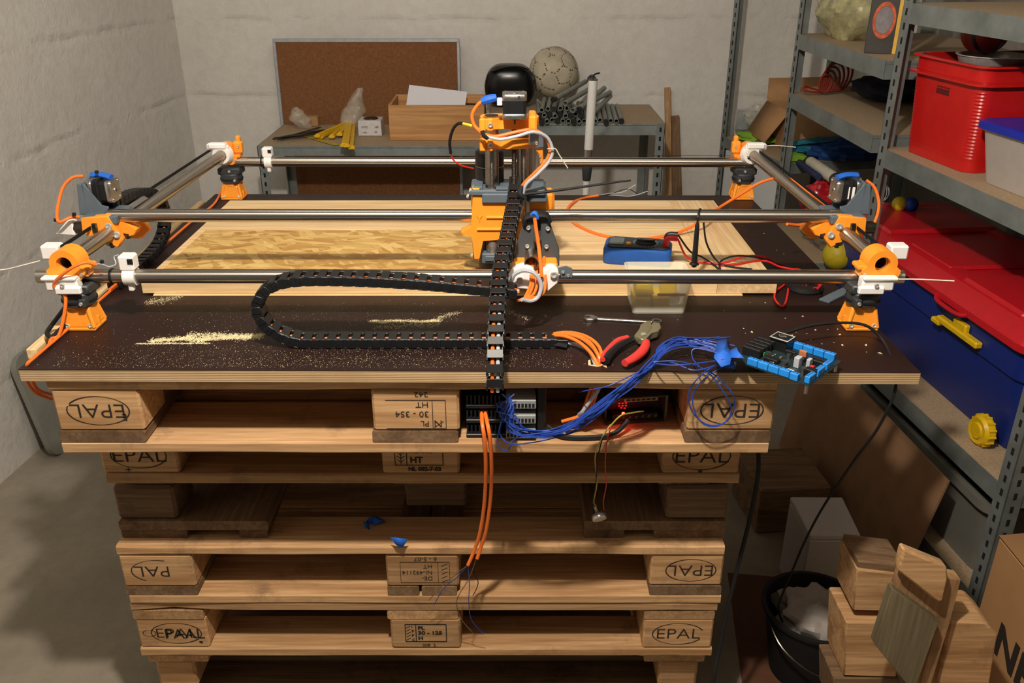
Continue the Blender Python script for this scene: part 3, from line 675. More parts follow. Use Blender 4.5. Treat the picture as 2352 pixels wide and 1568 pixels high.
def clamp(z, th, nm):
    mb = MB(); pts = []
    def arc(cx, cy, r, a0, a1, n=12): return [(cx+r*math.cos(R(a0+(a1-a0)*k/n)), cy+r*math.sin(R(a0+(a1-a0)*k/n))) for k in range(n+1)]
    o = arc(-.0372, 1.615, .021, 80, 235) + [(-.056, 1.588), (-.056, 1.578), (-.034, 1.578), (-.02, 1.590)] + [(.002, 1.583), (.03, 1.588)] + arc(.026, 1.615, .023, -60, 80)
    mb.prism(o, z, z+th, .0015)
    mb.box((-.058, 1.574, z-.002), (-.047, 1.59, z+th+.001), .002); mb.box((-.044, 1.574, z-.002), (-.034, 1.59, z+th+.001), .002)
    p = obj(nm, mb, O, cnc); screws(p, [((-.0385, 1.5735, z+th/2), (0, -1, 0))], r=.0045)
    obj('bore', MB().lathe([(.0, 0), (.0128, 0), (.0128, .0006)], (-.0372, 1.615, z+th+.0002), seg=30), M['black'], p)
clamp(1.352, .019, 'upper_clamp'); clamp(1.316, .019, 'lower_z_clamp')
mb = MB(); mb.box((.030, 1.568, 1.352), (.044, 1.63, 1.378), .003); obj('clamp_lug', mb, O, cnc)
mb = MB(); mb.box((.030, 1.575, 1.324), (.048, 1.592, 1.352), .002); br = obj('linear_bearing_plate', mb, M['alu'], cnc)
screws(br, [((.044, 1.574, 1.347), (0, -1, 0)), ((.044, 1.574, 1.329), (0, -1, 0)), ((.034, 1.574, 1.347), (0, -1, 0))], r=.0026)
zm, T = motor((.0045, 1.5665, 1.3765), (0, 0, 1), ID, L=.042)
mark('printed_mark', [text_part('2', face_M(.012, 1.5445, 1.4135, False), .008, None, None, sx=1.2)], M['ink'], zm)
mb = MB(); mb.box((-.026, 1.556, 1.398), (-.017, 1.576, 1.409), .001); obj('connector', mb, M['white'], zm)
obj('wrapping_tape', MB().tube([c2(470, 160, 1.56), c2(520, 145, 1.56), c2(575, 132, 1.56)], lambda t: .0058+.002*math.sin(t*PI), 8), M['bluetape'], zm)
# spindle
mb = MB(); mb.lathe([(.026, 0), (.0275, .002), (.0275, .026), (.025, .028), (.025, .03), (.0275, .032), (.0275, .057), (.024, .060), (.0, .060)], (-.043, 1.665, 1.238), seg=40)
mb.cyl((-.043, 1.66, 1.05), (-.043, 1.66, 1.238), .0225, seg=32)
sp_ = obj('spindle_motor', mb, BK, cnc)
obj('spindle_ring', MB().lathe([(.026, 0), (.0268, .0005), (.0268, .0015), (.026, .002)], (-.043, 1.665, 1.267), seg=40), M['alu'], sp_)
mb = MB(); mb.cyl((-.043, 1.66, 1.062), (-.043, 1.66, 1.052), .008, .005, 16); mb.cyl((-.043, 1.66, 1.058), (-.043, 1.66, 1.0565), .0015, seg=8); obj('collet', mb, M['chrome'], sp_)
# ---- front truck on the front rail
mb = MB()
outl = [(790,985),(850,985),(850,1120),(830,1300),(700,1300),(695,1215),(755,1020)]
outr = [(880,985),(938,985),(965,1060),(1010,1190),(1010,1300),(890,1300),(880,1150)]
for o in (outl, outr): slab(mb, [c2(a, b, 1.49) for a, b in o], .008, .0012)
P = [c2(a, b, 1.498) for a, b in [(800,970),(935,970),(960,1060),(1000,1195),(1000,1300),(705,1300),(705,1205),(765,1020)]]
slab(mb, P, .03, .002)
tm = obj('truck_motor_mount', mb, M['truck'], cnc)
screws(tm, [(c2(a, b, 1.488), (0, -1, .1)) for a, b in ((795,1035),(930,1040),(788,1162),(920,1165))], r=.0042)
obj('shaft', MB().cyl(c2(855,1110,1.475), c2(855,1110,1.50), .007, seg=20), M['darksteel'], tm)
obj('belt_strip', slab(MB(), [c2(a, b, 1.4885) for a, b in ((853,1125),(876,1125),(886,1298),(828,1298))], .0012, 0), M['rubber'], tm)
obj('clamp_band', MB().tube([c2(770,1005,1.49), c2(780,960,1.488), c2(850,940,1.486), c2(920,948,1.488), c2(942,990,1.49)], .005, 8, flat=2), M['rubber'], tm)
obj('wrapping_tape', MB().tube([c2(818,945,1.484), c2(840,930,1.482), c2(862,960,1.481), c2(845,975,1.482)], .006, 8, flat=.6), M['bluetape'], tm)
mb = slab(MB(), [c2(a, b, 1.436) for a, b in ((655,1390),(690,1320),(760,1292),(840,1330),(860,1420),(830,1470),(700,1460),(655,1420))], .02, .003)
wl = obj('front_clamp', mb, WH, cnc)
mb = slab(MB(), [c2(a, b, 1.436) for a, b in ((890,1330),(955,1300),(1005,1330),(1005,1420),(930,1485),(890,1450))], .022, .003)
wr = obj('front_clamp', mb, WH, cnc); screws(wr, [(c2(972, 1362, 1.434), (0, -1, .2))], r=.0065)
screws(wl, [(c2(735, 1395, 1.434), (0, -1, .2))], r=.006)
obj('truck_block', slab(MB(), [c2(a, b, 1.455) for a, b in ((700,1285),(1000,1285),(990,1420),(930,1480),(740,1480),(690,1380))], .06, .003), O, cnc)
mb = slab(MB(), [c2(a, b, 1.445) for a, b in ((1000,1312),(1035,1305),(1060,1300),(1100,1318),(1100,1382),(1020,1382))], .003, .0008)
lb = obj('angle_bracket', mb, G, cnc); screws(lb, [(c2(1070, 1365, 1.444), (0, -1, 0)), (c2(1035, 1340, 1.444), (0, -1, 0))], r=.003)
# ---- rear truck on the back rail
mb = slab(MB(), [at(1080+a/3.794, 100+b/3.794, Y=2.265) for a, b in ((560,925),(635,920),(640,1060),(600,1090),(545,1080))], .05, .002)
rt = obj('trolley_plate', mb, O, cnc); screws(rt, [(at(1238, 359, Y=2.264), (0, -1, .2)), (at(1238, 373, Y=2.264), (0, -1, .2))], r=.006)
mb = slab(MB(), [at(1080+a/3.794, 100+b/3.794, Y=2.25) for a, b in ((585,800),(640,830),(645,905),(560,915),(545,880))], .04, .002)
obj('motor_mount', mb, G, cnc)
# end-stop clips on the rails
def clip(x, y, z, s):
    mb = MB(); mb.lathe([(RT+.0005, 0), (RT+.004, 0), (RT+.004, .018*s), (RT+.0005, .018*s)], (x, y, z), (1, 0, 0), 28, close=True)
    mb.box((x-.004, y-.012, z+RT), (x+.020*s, y+.014, z+RT+.024*s), .003); mb.box((x+.004, y-.008, z-RT-.014), (x+.014, y+.002, z-RT+.002), .002)
    p = obj('switch_clip', mb, WH, cnc); mb = MB(); mb.box((x+.012*s, y-.0135, z+RT+.012*s), (x+.02*s, y-.011, z+RT+.02*s)); obj('micro_switch', mb, BK, p)
clip(-.687, 1.462, 1.118, 1.15); clip(-.652, 2.30, 1.128, 1.05)
# ---- cable chains
def chain(path, wdir, w, h, pitch, nm, endlen=.02):
    P = smooth(path, 24); L = [0]
    for i in range(1, len(P)): L.append(L[-1]+(P[i]-P[i-1]).length)
    def pos(s):
        s = min(max(s, 0), L[-1]); 
        for i in range(1, len(P)):
            if L[i] >= s: k = (s-L[i-1])/max(L[i]-L[i-1], 1e-9); return P[i-1].lerp(P[i], k)
        return P[-1]
    n = int(L[-1]/pitch); wd = Vector(wdir)
    part = obj(nm, MB(frame(pos(0), pos(.02)-pos(0), wd)).box((-endlen, -h/2*.8, -w/2*.92), (.004, h/2*.8, w/2*.92), .001), BK, cnc)
    def link_mesh():
        mb = MB()
        for s in (-1, 1):
            tw = .0068 if w > .03 else .0026; z0, z1 = (w/2-tw, w/2) if s > 0 else (-w/2, -w/2+tw)
            mb.box((-.002, -h/2, z0), (pitch*.62, h/2, z1), .0009)
            zz0, zz1 = (z0+.001, z1+.0012) if s > 0 else (z0-.0012, z1-.001)
            mb.prism([(pitch*.45, -h*.5), (pitch*.95, -h*.5), (pitch*1.06, -h*.3), (pitch*1.06, h*.3), (pitch*.95, h*.5), (pitch*.45, h*.5)], zz0, zz1, .0006)
            mb.lathe([(.0012, 0), (.0026, 0), (.0026, .0006), (.0012, .0006)], (pitch*.8, 0, w/2+.0012 if s > 0 else -w/2-.0018), seg=12, close=True)
        for s in (-1, 1):
            mb.box((pitch*.12, s*h/2-.0011, -w/2), (pitch*.78, s*h/2+.0007, w/2), .0005)
        return mb
    W0 = WM[part.name]; proto = obj('chain_link', link_mesh(), BK, part, ang=30); proto.data.transform(W0)   # local link frame
    for k in range(n):
        a, b = pos(k*pitch), pos((k+1)*pitch)
        T = frame(a, b-a, wd); o = proto if k == 0 else proto.copy()
        if k: COL.objects.link(o)
        o.parent = part; o.matrix_parent_inverse = Matrix(); o.matrix_local = W0.inverted() @ T
    return P
def cable(pts, r, m, nm='cable', parent=None, seg=8, n=6): return obj(nm, MB().tube(pts, r, seg, n), m, parent or cnc)
yc = 1.363
p1c = [(.075, yc, 1.0385), (-.1, yc, 1.0385), (-.30, yc, 1.0385), (-.365, yc, 1.0395), (-.405, yc, 1.058), (-.426, yc, 1.088), (-.422, yc, 1.118), (-.397, yc, 1.140), (-.35, yc, 1.1505), (-.25, yc, 1.150), (-.15, yc, 1.144), (-.05, yc, 1.134), (.012, yc, 1.127)]
P = chain(p1c, (0, 1, 0), .034, .016, .0207, 'cable_chain')
for dy, m in ((-.004, 'orangecable'), (.001, 'wcable'), (.006, 'orangecable')):
    cable([p+Vector((0, dy, 0)) for p in P[::6]], .0024, M[m], seg=6, n=2)
def yz(lst): return [at(x, y, Y=Y) for x, y, Y in lst]
p2c = yz([(1184,428,1.592),(1178,470,1.55),(1165,540,1.46),(1151,600,1.39),(1145,660,1.33),(1141,720,1.27),(1138,780,1.225),(1137,840,1.195),(1136.5,900,1.184)])
P = chain(p2c, (1, 0, .0), .0245, .016, .0207, 'cable_chain')
cable([p+Vector((-.004, 0, 0)) for p in P[::8]], .0032, M['orangecable'], seg=8, n=2); cable([p+Vector((.0045, 0, 0)) for p in P[::8]], .0032, M['wcable'], seg=8, n=2)
P = chain([(-.792, 1.69, 1.186), (-.792, 1.80, 1.178), (-.79, 1.88, 1.156), (-.788, 1.925, 1.11), (-.787, 1.90, 1.062), (-.787, 1.82, 1.040), (-.788, 1.60, 1.038)], (1, 0, 0), .024, .015, .0207, 'cable_chain')
cable([p for p in P[::8]], .003, M['orangecable'], n=2)
# ---- cables
OC = M['orangecable']
cable(yz([(192,404,1.665),(166,408,1.66),(145,430,1.65),(134,468,1.63),(131,498,1.60),(138,510,1.59),(160,500,1.60),(182,498,1.615)]), .003, OC)
cable(yz([(1990,414,1.665),(2008,430,1.66),(2018,460,1.65),(2016,490,1.63),(2005,520,1.62)]), .003, OC)
cable(yz([(222,608,1.425),(195,603,1.415),(165,615,1.405),(138,635,1.405),(125,650,1.41),(128,662,1.412),(145,672,1.415),(151,690,1.41),(146,730,1.40)]) + [at(135, 770, Z=1.036), at(118, 778, Z=1.034), at(112, 792, Z=1.033), at(90, 812, Z=1.033)], .0029, OC)
cable([at(150, 705, Y=1.41), at(120, 745, Z=1.04), at(108, 765, Z=1.035), at(120, 772, Z=1.035), at(150, 745, Z=1.04)], .004, M['rubber'])
cable(yz([(515,420,2.31)])+[at(508, 440, Z=1.036), at(490, 470, Z=1.034), at(450, 500, Z=1.034), at(380, 560, Z=1.034), at(300, 628, Z=1.034), at(222, 695, Z=1.034), at(150, 760, Z=1.034), at(80, 820, Z=1.034), at(62, 838, Z=1.03), at(58, 866, Y=1.31), at(80, 900, Y=1.33), at(118, 916, Y=1.40)], .0029, OC)
cable([at(70, 868, Y=1.33), at(88, 895, Y=1.34), at(125, 908, Y=1.40)], .003, OC)
cable(yz([(1118,230,1.56),(1100,238,1.56),(1085,262,1.56),(1088,285,1.558),(1100,300,1.555),(1112,309,1.556)]), .0031, OC)
cable(yz([(1112,309,1.556),(1140,313,1.56),(1185,303,1.563),(1222,298,1.565),(1250,312,1.575),(1263,340,1.58),(1255,368,1.578),(1230,395,1.57),(1203,422,1.57),(1194,442,1.575)]), .0031, OC)
cable(yz([(1118,314,1.554),(1150,320,1.556),(1190,312,1.558),(1225,303,1.56),(1256,315,1.57),(1269,345,1.575),(1260,372,1.573),(1232,402,1.565),(1206,428,1.565),(1200,470,1.57),(1190,502,1.58),(1180,503,1.585)]), .003, M['wcable'])
cable(yz([(1064,284,1.60),(1080,288,1.59),(1095,294,1.58),(1104,303,1.575)]), .0026, plain('yellow_sleeve', '#e8c93a', .5), nm='cable_sleeve')
cable(yz([(1066,284,1.60),(1052,284,1.61),(1040,298,1.62),(1033,325,1.63),(1035,352,1.64)]), .0028, M['rubber'])
cable(yz([(1035,352,1.64),(1042,368,1.645),(1060,380,1.65),(1088,387,1.655)]), .0014, M['redwire'])
cable(yz([(1228,499,1.479),(1232,530,1.476),(1238,570,1.465),(1242,610,1.44),(1244,636,1.43)]), .0034, OC)
for k, (x, Y) in enumerate(((1216, 1.452), (1222, 1.45), (1231, 1.45), (1250, 1.452))):
    cable(yz([(x, 590, 1.475), (x+1, 615, 1.45), (x+3, 650, 1.425), (x-8, 678, 1.41), (1200-k*4, 690, 1.395)]), .0026, OC)
cable(yz([(1172,650,1.42),(1182,630,1.418),(1205,621,1.415),(1230,630,1.412),(1243,655,1.41),(1236,682,1.405),(1218,691,1.40),(1198,688,1.39)]), .0036, M['wcable'])
obj('zip_tie', MB().tube(yz([(1107,300,1.552),(1112,312,1.55),(1120,318,1.552)]), .0035, 8), M['rubber'], cnc)
obj('zip_tie', MB().tube(yz([(1205,446,1.565),(1250,441,1.56),(1330,430,1.56),(1400,420,1.565),(1449,414,1.57)]), lambda t: .0030-.0012*t, 6), M['rubber'], cnc)
obj('zip_tie', MB().tube(yz([(1196,428,1.565),(1194,445,1.555),(1205,455,1.556)]), .005, 8), M['rubber'], cnc)
tz = plain('natural_zip_tie', '#d9d3c4', .4)
for L in ([(1258,342,1.57),(1266,341,1.566),(1276,342,1.567),(1284,355,1.568),(1304,386,1.57)], [(95,598,1.50),(60,607,1.49),(20,617,1.48),(-10,621,1.47)], [(2048,641,1.43),(2100,641,1.42),(2150,643,1.41),(2192,645,1.40)], [(1745,337,2.28),(1780,334,2.27),(1828,338,2.26)]):
    obj('zip_tie', MB().tube(yz(L), .0018, 6, flat=.6), tz, cnc)
for (x, Y, z) in ((-.712, 1.462, 1.118),(-.662+.0, 2.30, 1.128)):
    obj('zip_tie', MB().lathe([(RT, 0), (RT+.0012, .0), (RT+.0012, .004), (RT, .004)], (x, Y, z), (1, 0, 0), 24, close=True), M['rubber'], cnc)
cable(yz([(1500,357,2.31),(1600,357,2.31),(1678,358,2.31)]), .0007, M['rubber'], nm='drive_belt')
cable(yz([(206,608,1.44),(232,606,1.44),(250,612,1.445),(266,606,1.45),(262,590,1.455),(272,585,1.455)]), .0011, M['wcable'])
# ================================================================== things on the worktop
ZP = ZB+.026
# ---- multimeter
T = frame((.262, 1.728, ZP), (1, -.2, 0), (0, 0, 1))
mm = thing('multimeter', 'blue multimeter with dark face and round dial lying on the pale panel', 'multimeter', (.262, 1.738, ZP))
bl = plain('blue_holster', '#1b55a8', .5); dk = plain('dark_face', '#2b3138', .5)
out = [(-.070, -.034), (-.058, -.043), (.0, -.038), (.058, -.040), (.068, -.032), (.068, .032), (.058, .040), (0, .038), (-.058, .043), (-.070, .034)]
obj('body', MB(T).prism(out, 0, .034, .004), bl, mm)
obj('face', MB(T).prism([(x*.9, y*.82) for x, y in out], .034, .0375, .001), dk, mm)
obj('display', MB(T).box((-.060, -.022, .0375), (-.030, .022, .0392), .001), plain('lcd', '#4c5a55', .2), mm)
obj('button', MB(T).cyl((-.020, -.014, .0375), (-.020, -.014, .041), .0055, .005, 16), plain('amber_button', '#e8a32a', .4), mm)
mb = MB(T); mb.cyl((.014, 0, .0375), (.014, 0, .0415), .021, .020, 32); mb.box((-.004, -.004, .0415), (.032, .004, .0475), .0015); obj('dial', mb, BK, mm)
mb = MB(T)
for k in range(20):
    a = 2*PI*k/20; c, s = math.cos(a), math.sin(a); mb.M = T @ Matrix.Translation((.014+.0245*c, .0245*s, .0376)) @ Matrix.Rotation(a, 4, 'Z'); mb.box((-.0015, -.0005, 0), (.0015, .0005, .0002))
obj('dial_marks', mb, WH, mm)
for i, (y, m) in enumerate(((-.014, plain('red_plug', '#d3202c', .35)), (.012, BK))):
    mb = MB(T); mb.tube([(.055, y, .036), (.056, y, .050), (.062, y, .055), (.078, y, .055)], .0058, 12); obj('plug', mb, m, mm)
def wire(nm, label, cat, pts, r, m, group=None, n=6, seg=8):
    return tag(obj(nm, MB().tube(pts, r, seg, n), m), label, cat, group)
RW = M['redwire']
def z_(lst, Z): return [at(x, y, Z=Z) for x, y in lst]
p_red = T @ Vector((.078, -.014, .055)); p_blk = T @ Vector((.078, .012, .055))
rl = thing('test_lead', 'red test lead running from the multimeter across the pale panel', 'test lead', at(1700, 600, Z=ZP))
obj('wire', MB().tube([p_red, at(1580, 592, Z=ZP+.012), at(1630, 604, Z=ZP+.004), at(1665, 603, Z=ZP+.006), at(1700, 592, Z=ZP+.014), at(1730, 587, Z=ZP+.014), at(1762, 592, Z=ZP+.006), at(1785, 607, Z=ZB+.004), at(1812, 617, Z=ZB+.004), at(1838, 620, Z=ZB+.004), at(1856, 640, Z=ZB+.004), at(1850, 660, Z=ZB+.004)], .0021), RW, rl)
obj('wire_loop', MB().tube(z_([(1850, 660), (1812, 640), (1800, 655), (1783, 668), (1779, 684), (1788, 698), (1799, 703), (1806, 690), (1810, 668), (1812, 640)], ZB+.003), .0021), RW, rl)
obj('wire_end', MB().tube(z_([(1655, 610), (1690, 608), (1730, 600), (1762, 600), (1790, 612), (1830, 622), (1880, 652), (1878, 662)], ZB+.028), .0021), RW, rl)
blk = thing('test_lead', 'black test lead with a long probe hanging over the middle steel tube', 'test lead', (.35, 1.66, ZP))
pb = MB(); a, b = at(1602, 512, Y=1.603), at(1594, 612, Y=1.600); d = (b-a).normalized(); ln = (b-a).length
pb.lathe([(.003, 0), (.0042, .004), (.0046, .02), (.0052, ln*.6), (.006, ln*.9), (.0095, ln*.93), (.0095, ln*.95), (.0055, ln*.96), (.005, ln), (.001, ln+.002)], a, d, 16)
obj('probe', pb, BK, blk)
obj('wire', MB().tube([a, at(1604, 494, Y=1.606), (at(1608, 480, Y=1.63)), at(1614, 492, Y=1.655), at(1617, 520, Y=1.67), at(1622, 555, Y=1.70), at(1636, 585, Y=1.70), at(1656, 606, Z=ZP+.004), at(1690, 614, Z=ZP+.003), at(1728, 618, Z=ZP+.003)], .0020), BK, blk)
obj('wire_end', MB().tube([p_blk, at(1585, 577, Z=ZP+.02), at(1612, 590, Z=ZP+.008), at(1640, 608, Z=ZP+.004), at(1654, 620, Z=ZP+.003), at(1652, 605, Z=ZP+.003), at(1665, 594, Z=ZP+.008), at(1695, 587, Z=ZP+.018), at(1740, 592, Z=ZP+.01), at(1790, 608, Z=ZB+.006), at(1826, 620, Z=ZB+.003), at(1850, 645, Z=ZB+.003)], .0020), BK, blk)
wire('orange_cable', 'loose orange cable curving over the pale panel with stripped grey ends', 'cable',
     [at(1374, 449, Z=ZB+.02), at(1345, 454, Z=ZB+.02), at(1318, 464, Z=ZP+.004), at(1303, 482, Z=ZP+.004), at(1312, 505, Z=ZP+.004), at(1345, 527, Z=ZP+.003), at(1395, 543, Z=ZP+.003), at(1455, 549, Z=ZP+.003), at(1520, 543, Z=ZP+.004), at(1575, 527, Z=ZP+.012), at(1615, 503, Z=ZP+.03), at(1650, 478, Y=2.02), at(1700, 447, Y=2.05), at(1745, 420, Y=2.05), at(1790, 408, Y=2.05), at(1822, 414, Y=2.04), at(1850, 436, Y=2.02), at(1880, 458, Y=1.98), at(1900, 480, Y=1.90), at(1865, 508, Y=1.8), at(1835, 517, Y=1.78), at(1808, 514, Y=1.76)], .0036, OC)
lw = thing('wire_strands', 'thin stripped wire ends spreading from the orange cable at the back', 'wire', at(1400, 447, Z=ZB+.02))
for k, (ex, mt) in enumerate((([(1400, 444), (1430, 441), (1460, 424)], 'wcable'), ([(1400, 446), (1440, 434), (1465, 445)], 'rubber'), ([(1405, 448), (1450, 450), (1488, 439)], 'wcable'))):
    obj('strand', MB().tube([at(1374, 449, Z=ZB+.02)]+[at(x, y, Y=2.22) for x, y in ex], .0011, 5), M[mt], lw)
# ---- translucent tub with yellow blocks
tubm, nt, bs = newmat('translucent_plastic'); bs.inputs['Base Color'].default_value = (.92, .90, .76, 1); bs.inputs['Roughness'].default_value = .22
bs.inputs['Alpha'].default_value = .40; bs.inputs['IOR'].default_value = 1.2
M['clear'] = tubm
tb = thing('plastic_tub', 'small translucent plastic tub on the dark worktop in front of the pale panel', 'tub', (.273, 1.54, ZB))
def rrect(cx, cy, hx, hy, r, n=4):
    P = []
    for (sx, sy, a0) in ((1, 1, 0), (-1, 1, 90), (-1, -1, 180), (1, -1, 270)):
        for k in range(n+1): a = R(a0+90*k/n); P.append((cx+sx*(hx-r)+r*math.cos(a), cy+sy*(hy-r)+r*math.sin(a)))
    return P
def loft(mb, secs, cap0=True, cap1=True):
    rs = [[mb.v((p[0], p[1], z)) for p in poly] for poly, z in secs]
    for i in range(len(rs)-1): mb.bridge(rs[i], rs[i+1])
    if cap0: mb.f(rs[0][::-1])
    if cap1: mb.f(rs[-1])
    return mb
cx, cy = .273, 1.542
mb = loft(MB(), [(rrect(cx, cy, .049, .041, .008), ZB), (rrect(cx, cy, .0565, .047, .01), ZB+.064), (rrect(cx, cy, .059, .049, .01), ZB+.064), (rrect(cx, cy, .059, .049, .01), ZB+.070),
    (rrect(cx, cy, .0565, .0465, .01), ZB+.070), (rrect(cx, cy, .0548, .045, .01), ZB+.062), (rrect(cx, cy, .0475, .0395, .007), ZB+.002)])
obj('tub_body', mb, M['clear'], tb)
yb = plain('yellow_block', '#e9c81c', .5)
spots = [(-.030, -.020, 0), (.004, -.020, 0), (-.030, .014, 0), (.006, .014, 0), (-.028, -.012, .026), (.020, -.004, .026)]
for i, (dx, dy, dz) in enumerate(spots):
    T = Matrix.Translation((cx+dx, cy+dy, ZB+.003+dz)) @ Matrix.Rotation(.12*math.sin(i*2.1), 4, 'Z')
    o = obj('yellow_block', MB(T).box((-.015, -.0145, 0), (.015, .0145, .0245), .002), yb)
    tag(o, 'yellow block on the floor of the translucent tub, '+('front left', 'front right', 'back left', 'back right')[i]+' one' if i < 4 else 'yellow block lying on top of the others in the translucent tub, '+('left' if i == 4 else 'right')+' one', 'block', 'yellow blocks in the tub')
tag(obj('red_strip', MB(frame((cx+.022, cy-.036, ZB+.033), (1, 0, -.03), (0, 0, 1))).box((-.026, -.002, 0), (.026, .002, .005), .0006), plain('red_strip', '#b3202a', .4)), 'thin red plastic strip inside the translucent tub', 'strip')
# ---- wrench
a, b = at(1358, 731, Z=ZB+.003), at(1508, 740, Z=ZB+.003); ln = (b-a).length
T = frame((a+b)/2-Vector((0, 0, .003)), b-a, (0, 0, 1)); hl = ln/2
def flat_outline(mb, pts, z0, z1, bev=.0008): return mb.prism(pts, z0, z1, bev)
mb = MB(T)
jaw = [(-hl+.012, -.0035), (-hl+.004, -.010), (-hl-.008, -.011), (-hl-.013, -.006), (-hl-.003, -.0045), (-hl, 0), (-hl-.003, .0035), (-hl-.014, .004), (-hl-.010, .010), (-hl+.002, .011), (-hl+.012, .0035)]
flat_outline(mb, jaw, 0, .006); flat_outline(mb, [(-hl+.010, -.004), (hl-.006, -.003), (hl-.006, .003), (-hl+.010, .004)], .0008, .0048)
mb.lathe([(.0055, 0), (.0095, 0), (.0095, .0068), (.0055, .0068)], (hl, 0, 0), (0, 0, 1), 12, close=True)
tag(obj('wrench', mb, M['alu']), 'silver combination wrench lying on the dark worktop before the tub', 'wrench')
# ---- diagonal pliers
def c4(x, y, Z): return at(1250+x/3.267, 440+y/3.267, Z=Z)
pc = c4(690, 1120, ZB+.012); M['jaw'] = plain('worn_steel', '#8f8a70', .4, metal=.6, spec=.5); pl = thing('pliers', 'diagonal cutting pliers with red and black grips lying open on the worktop', 'pliers', (pc.x, pc.y, ZB))
def pxprism(lst, z0, z1, bev=.001, fn=c4):
    P = [fn(x, y, (z0+z1)/2) for x, y in lst]; return MB().prism([(p.x, p.y) for p in P], z0, z1, bev)
obj('jaw', pxprism([(672, 1098), (715, 1055), (722, 1015), (765, 990), (800, 992), (808, 1040), (780, 1075), (720, 1118)], ZB+.008, ZB+.019), M['jaw'], pl)
obj('jaw', pxprism([(700, 1118), (770, 1062), (815, 1000), (865, 1005), (876, 1040), (848, 1072), (800, 1082), (772, 1120), (735, 1130)], ZB+.007, ZB+.018), M['jaw'], pl)
obj('pivot', MB().cyl(c4(745, 1070, ZB+.019), c4(745, 1070, ZB+.019)+Vector((0, 0, .0015)), .0045, seg=18), M['chrome'], pl)
redg = plain('red_grip', '#cf3a35', .45)
obj('handle', MB().tube([c4(x, y, ZB+.011) for x, y in ((668, 1105), (600, 1135), (530, 1180), (480, 1230), (455, 1268))], lambda t: .0062+.002*t, 12, flat=.8), BK, pl)
obj('grip', MB().tube([c4(x, y, ZB+.013) for x, y in ((628, 1092), (560, 1110), (500, 1160), (455, 1215), (437, 1262))], lambda t: .0048, 10, flat=.8), redg, pl)
obj('handle', MB().tube([c4(x, y, ZB+.012) for x, y in ((765, 1128), (757, 1165), (725, 1210), (665, 1255), (603, 1287))], lambda t: .0068+.0018*math.sin(t*PI), 12, flat=.85), redg, pl)
# ---- power cable bundle at the end of the flat chain
cb = thing('cable_bundle', 'bundle of orange and grey cables leaving the flat chain and diving through the worktop', 'cable', at(1330, 790, Z=ZB))
obj('sleeve', MB().tube([at(1250, 788, Z=ZB+.006), at(1278, 790, Z=ZB+.007), at(1304, 795, Z=ZB+.006)], .0062, 10, flat=.7), BK, cb)
for k, L in enumerate(([(1255, 770), (1300, 763), (1345, 772), (1376, 797), (1386, 838)], [(1255, 771), (1295, 767), (1335, 777), (1366, 803), (1379, 838)], [(1255, 772), (1290, 771), (1325, 783), (1355, 808), (1374, 840)], [(1256, 770), (1310, 768), (1350, 783), (1372, 812), (1383, 840)])):
    P = [at(x, y, Z=ZB+(.012, .020, .020, .014, .0)[i]) for i, (x, y) in enumerate(L)]
    obj('cable', MB().tube(P, .0031), OC, cb)
obj('cable', MB().tube([at(x, y, Z=ZB+.008) for x, y in ((1298, 786), (1325, 792), (1352, 806))]+[at(1368, 838, Z=ZB)], .003), M['wcable'], cb)
obj('hole_splinters', pxprism([(330, 1268), (345, 1262), (350, 1300), (455, 1300), (462, 1285), (470, 1322), (440, 1305), (400, 1312), (330, 1300)], ZB, ZB+.0012, 0), M['pine_x'], cb)
bs2 = thing('cable_bundle', 'orange and grey cables coming out below the worktop towards the power supply', 'cable', (.13, 1.31, .95))
for k, L in enumerate(([(1372, 874), (1362, 905), (1352, 940), (1340, 958)], [(1362, 876), (1353, 905), (1342, 935), (1330, 955), (1290, 968)], [(1378, 874), (1370, 902), (1358, 935), (1336, 962), (1300, 985)])):
    obj('cable', MB().tube(yz([(x, y, 1.296+.004*k) for x, y in L]), .0031), OC, bs2)
obj('cable', MB().tube(yz([(1381, 878, 1.29), (1370, 902, 1.288), (1352, 925, 1.288), (1338, 945, 1.29), (1330, 952, 1.3)]), .0034), M['wcable'], bs2)
# ---- two orange cables hanging in front of the stack
oc2 = thing('hanging_cable', 'pair of orange cables hanging down the front of the pallets with stripped ends', 'cable', (-.05, 1.28, .9))
for k, L in enumerate(([(1106, 946, 1.30), (1108, 975, 1.262), (1113, 1010, 1.255), (1116, 1070, 1.27), (1113, 1150, 1.30), (1103, 1220, 1.32), (1090, 1262, 1.33), (1075, 1297, 1.33)], [(1114, 946, 1.30), (1120, 975, 1.262), (1126, 1010, 1.255), (1129, 1070, 1.27), (1127, 1140, 1.30), (1117, 1215, 1.32), (1106, 1252, 1.33), (1096, 1282, 1.33)])):
    obj('cable', MB().tube(yz(L), .0034, 10), OC, oc2)
for L, m in (([(1075, 1297), (1050, 1325), (1020, 1350), (997, 1388)], 'bluewire'), ([(1075, 1297), (1045, 1320), (1015, 1345), (985, 1378)], 'brownwire'), ([(1074, 1297), (1062, 1320), (1055, 1328)], 'rubber'),
             ([(1096, 1283), (1088, 1310), (1098, 1335), (1093, 1355), (1086, 1367)], 'rubber'), ([(1075, 1297), (1078, 1345), (1077, 1385), (1084, 1425), (1112, 1456)], 'bluewire'), ([(1094, 1283), (1076, 1330), (1052, 1370), (1050, 1395), (1062, 1425), (1086, 1453)], 'brownwire')):
    obj('stripped_wire', MB().tube([at(x, y, Y=1.33+.012*i) for i, (x, y) in enumerate(L)], .0009, 5), M[m], oc2)
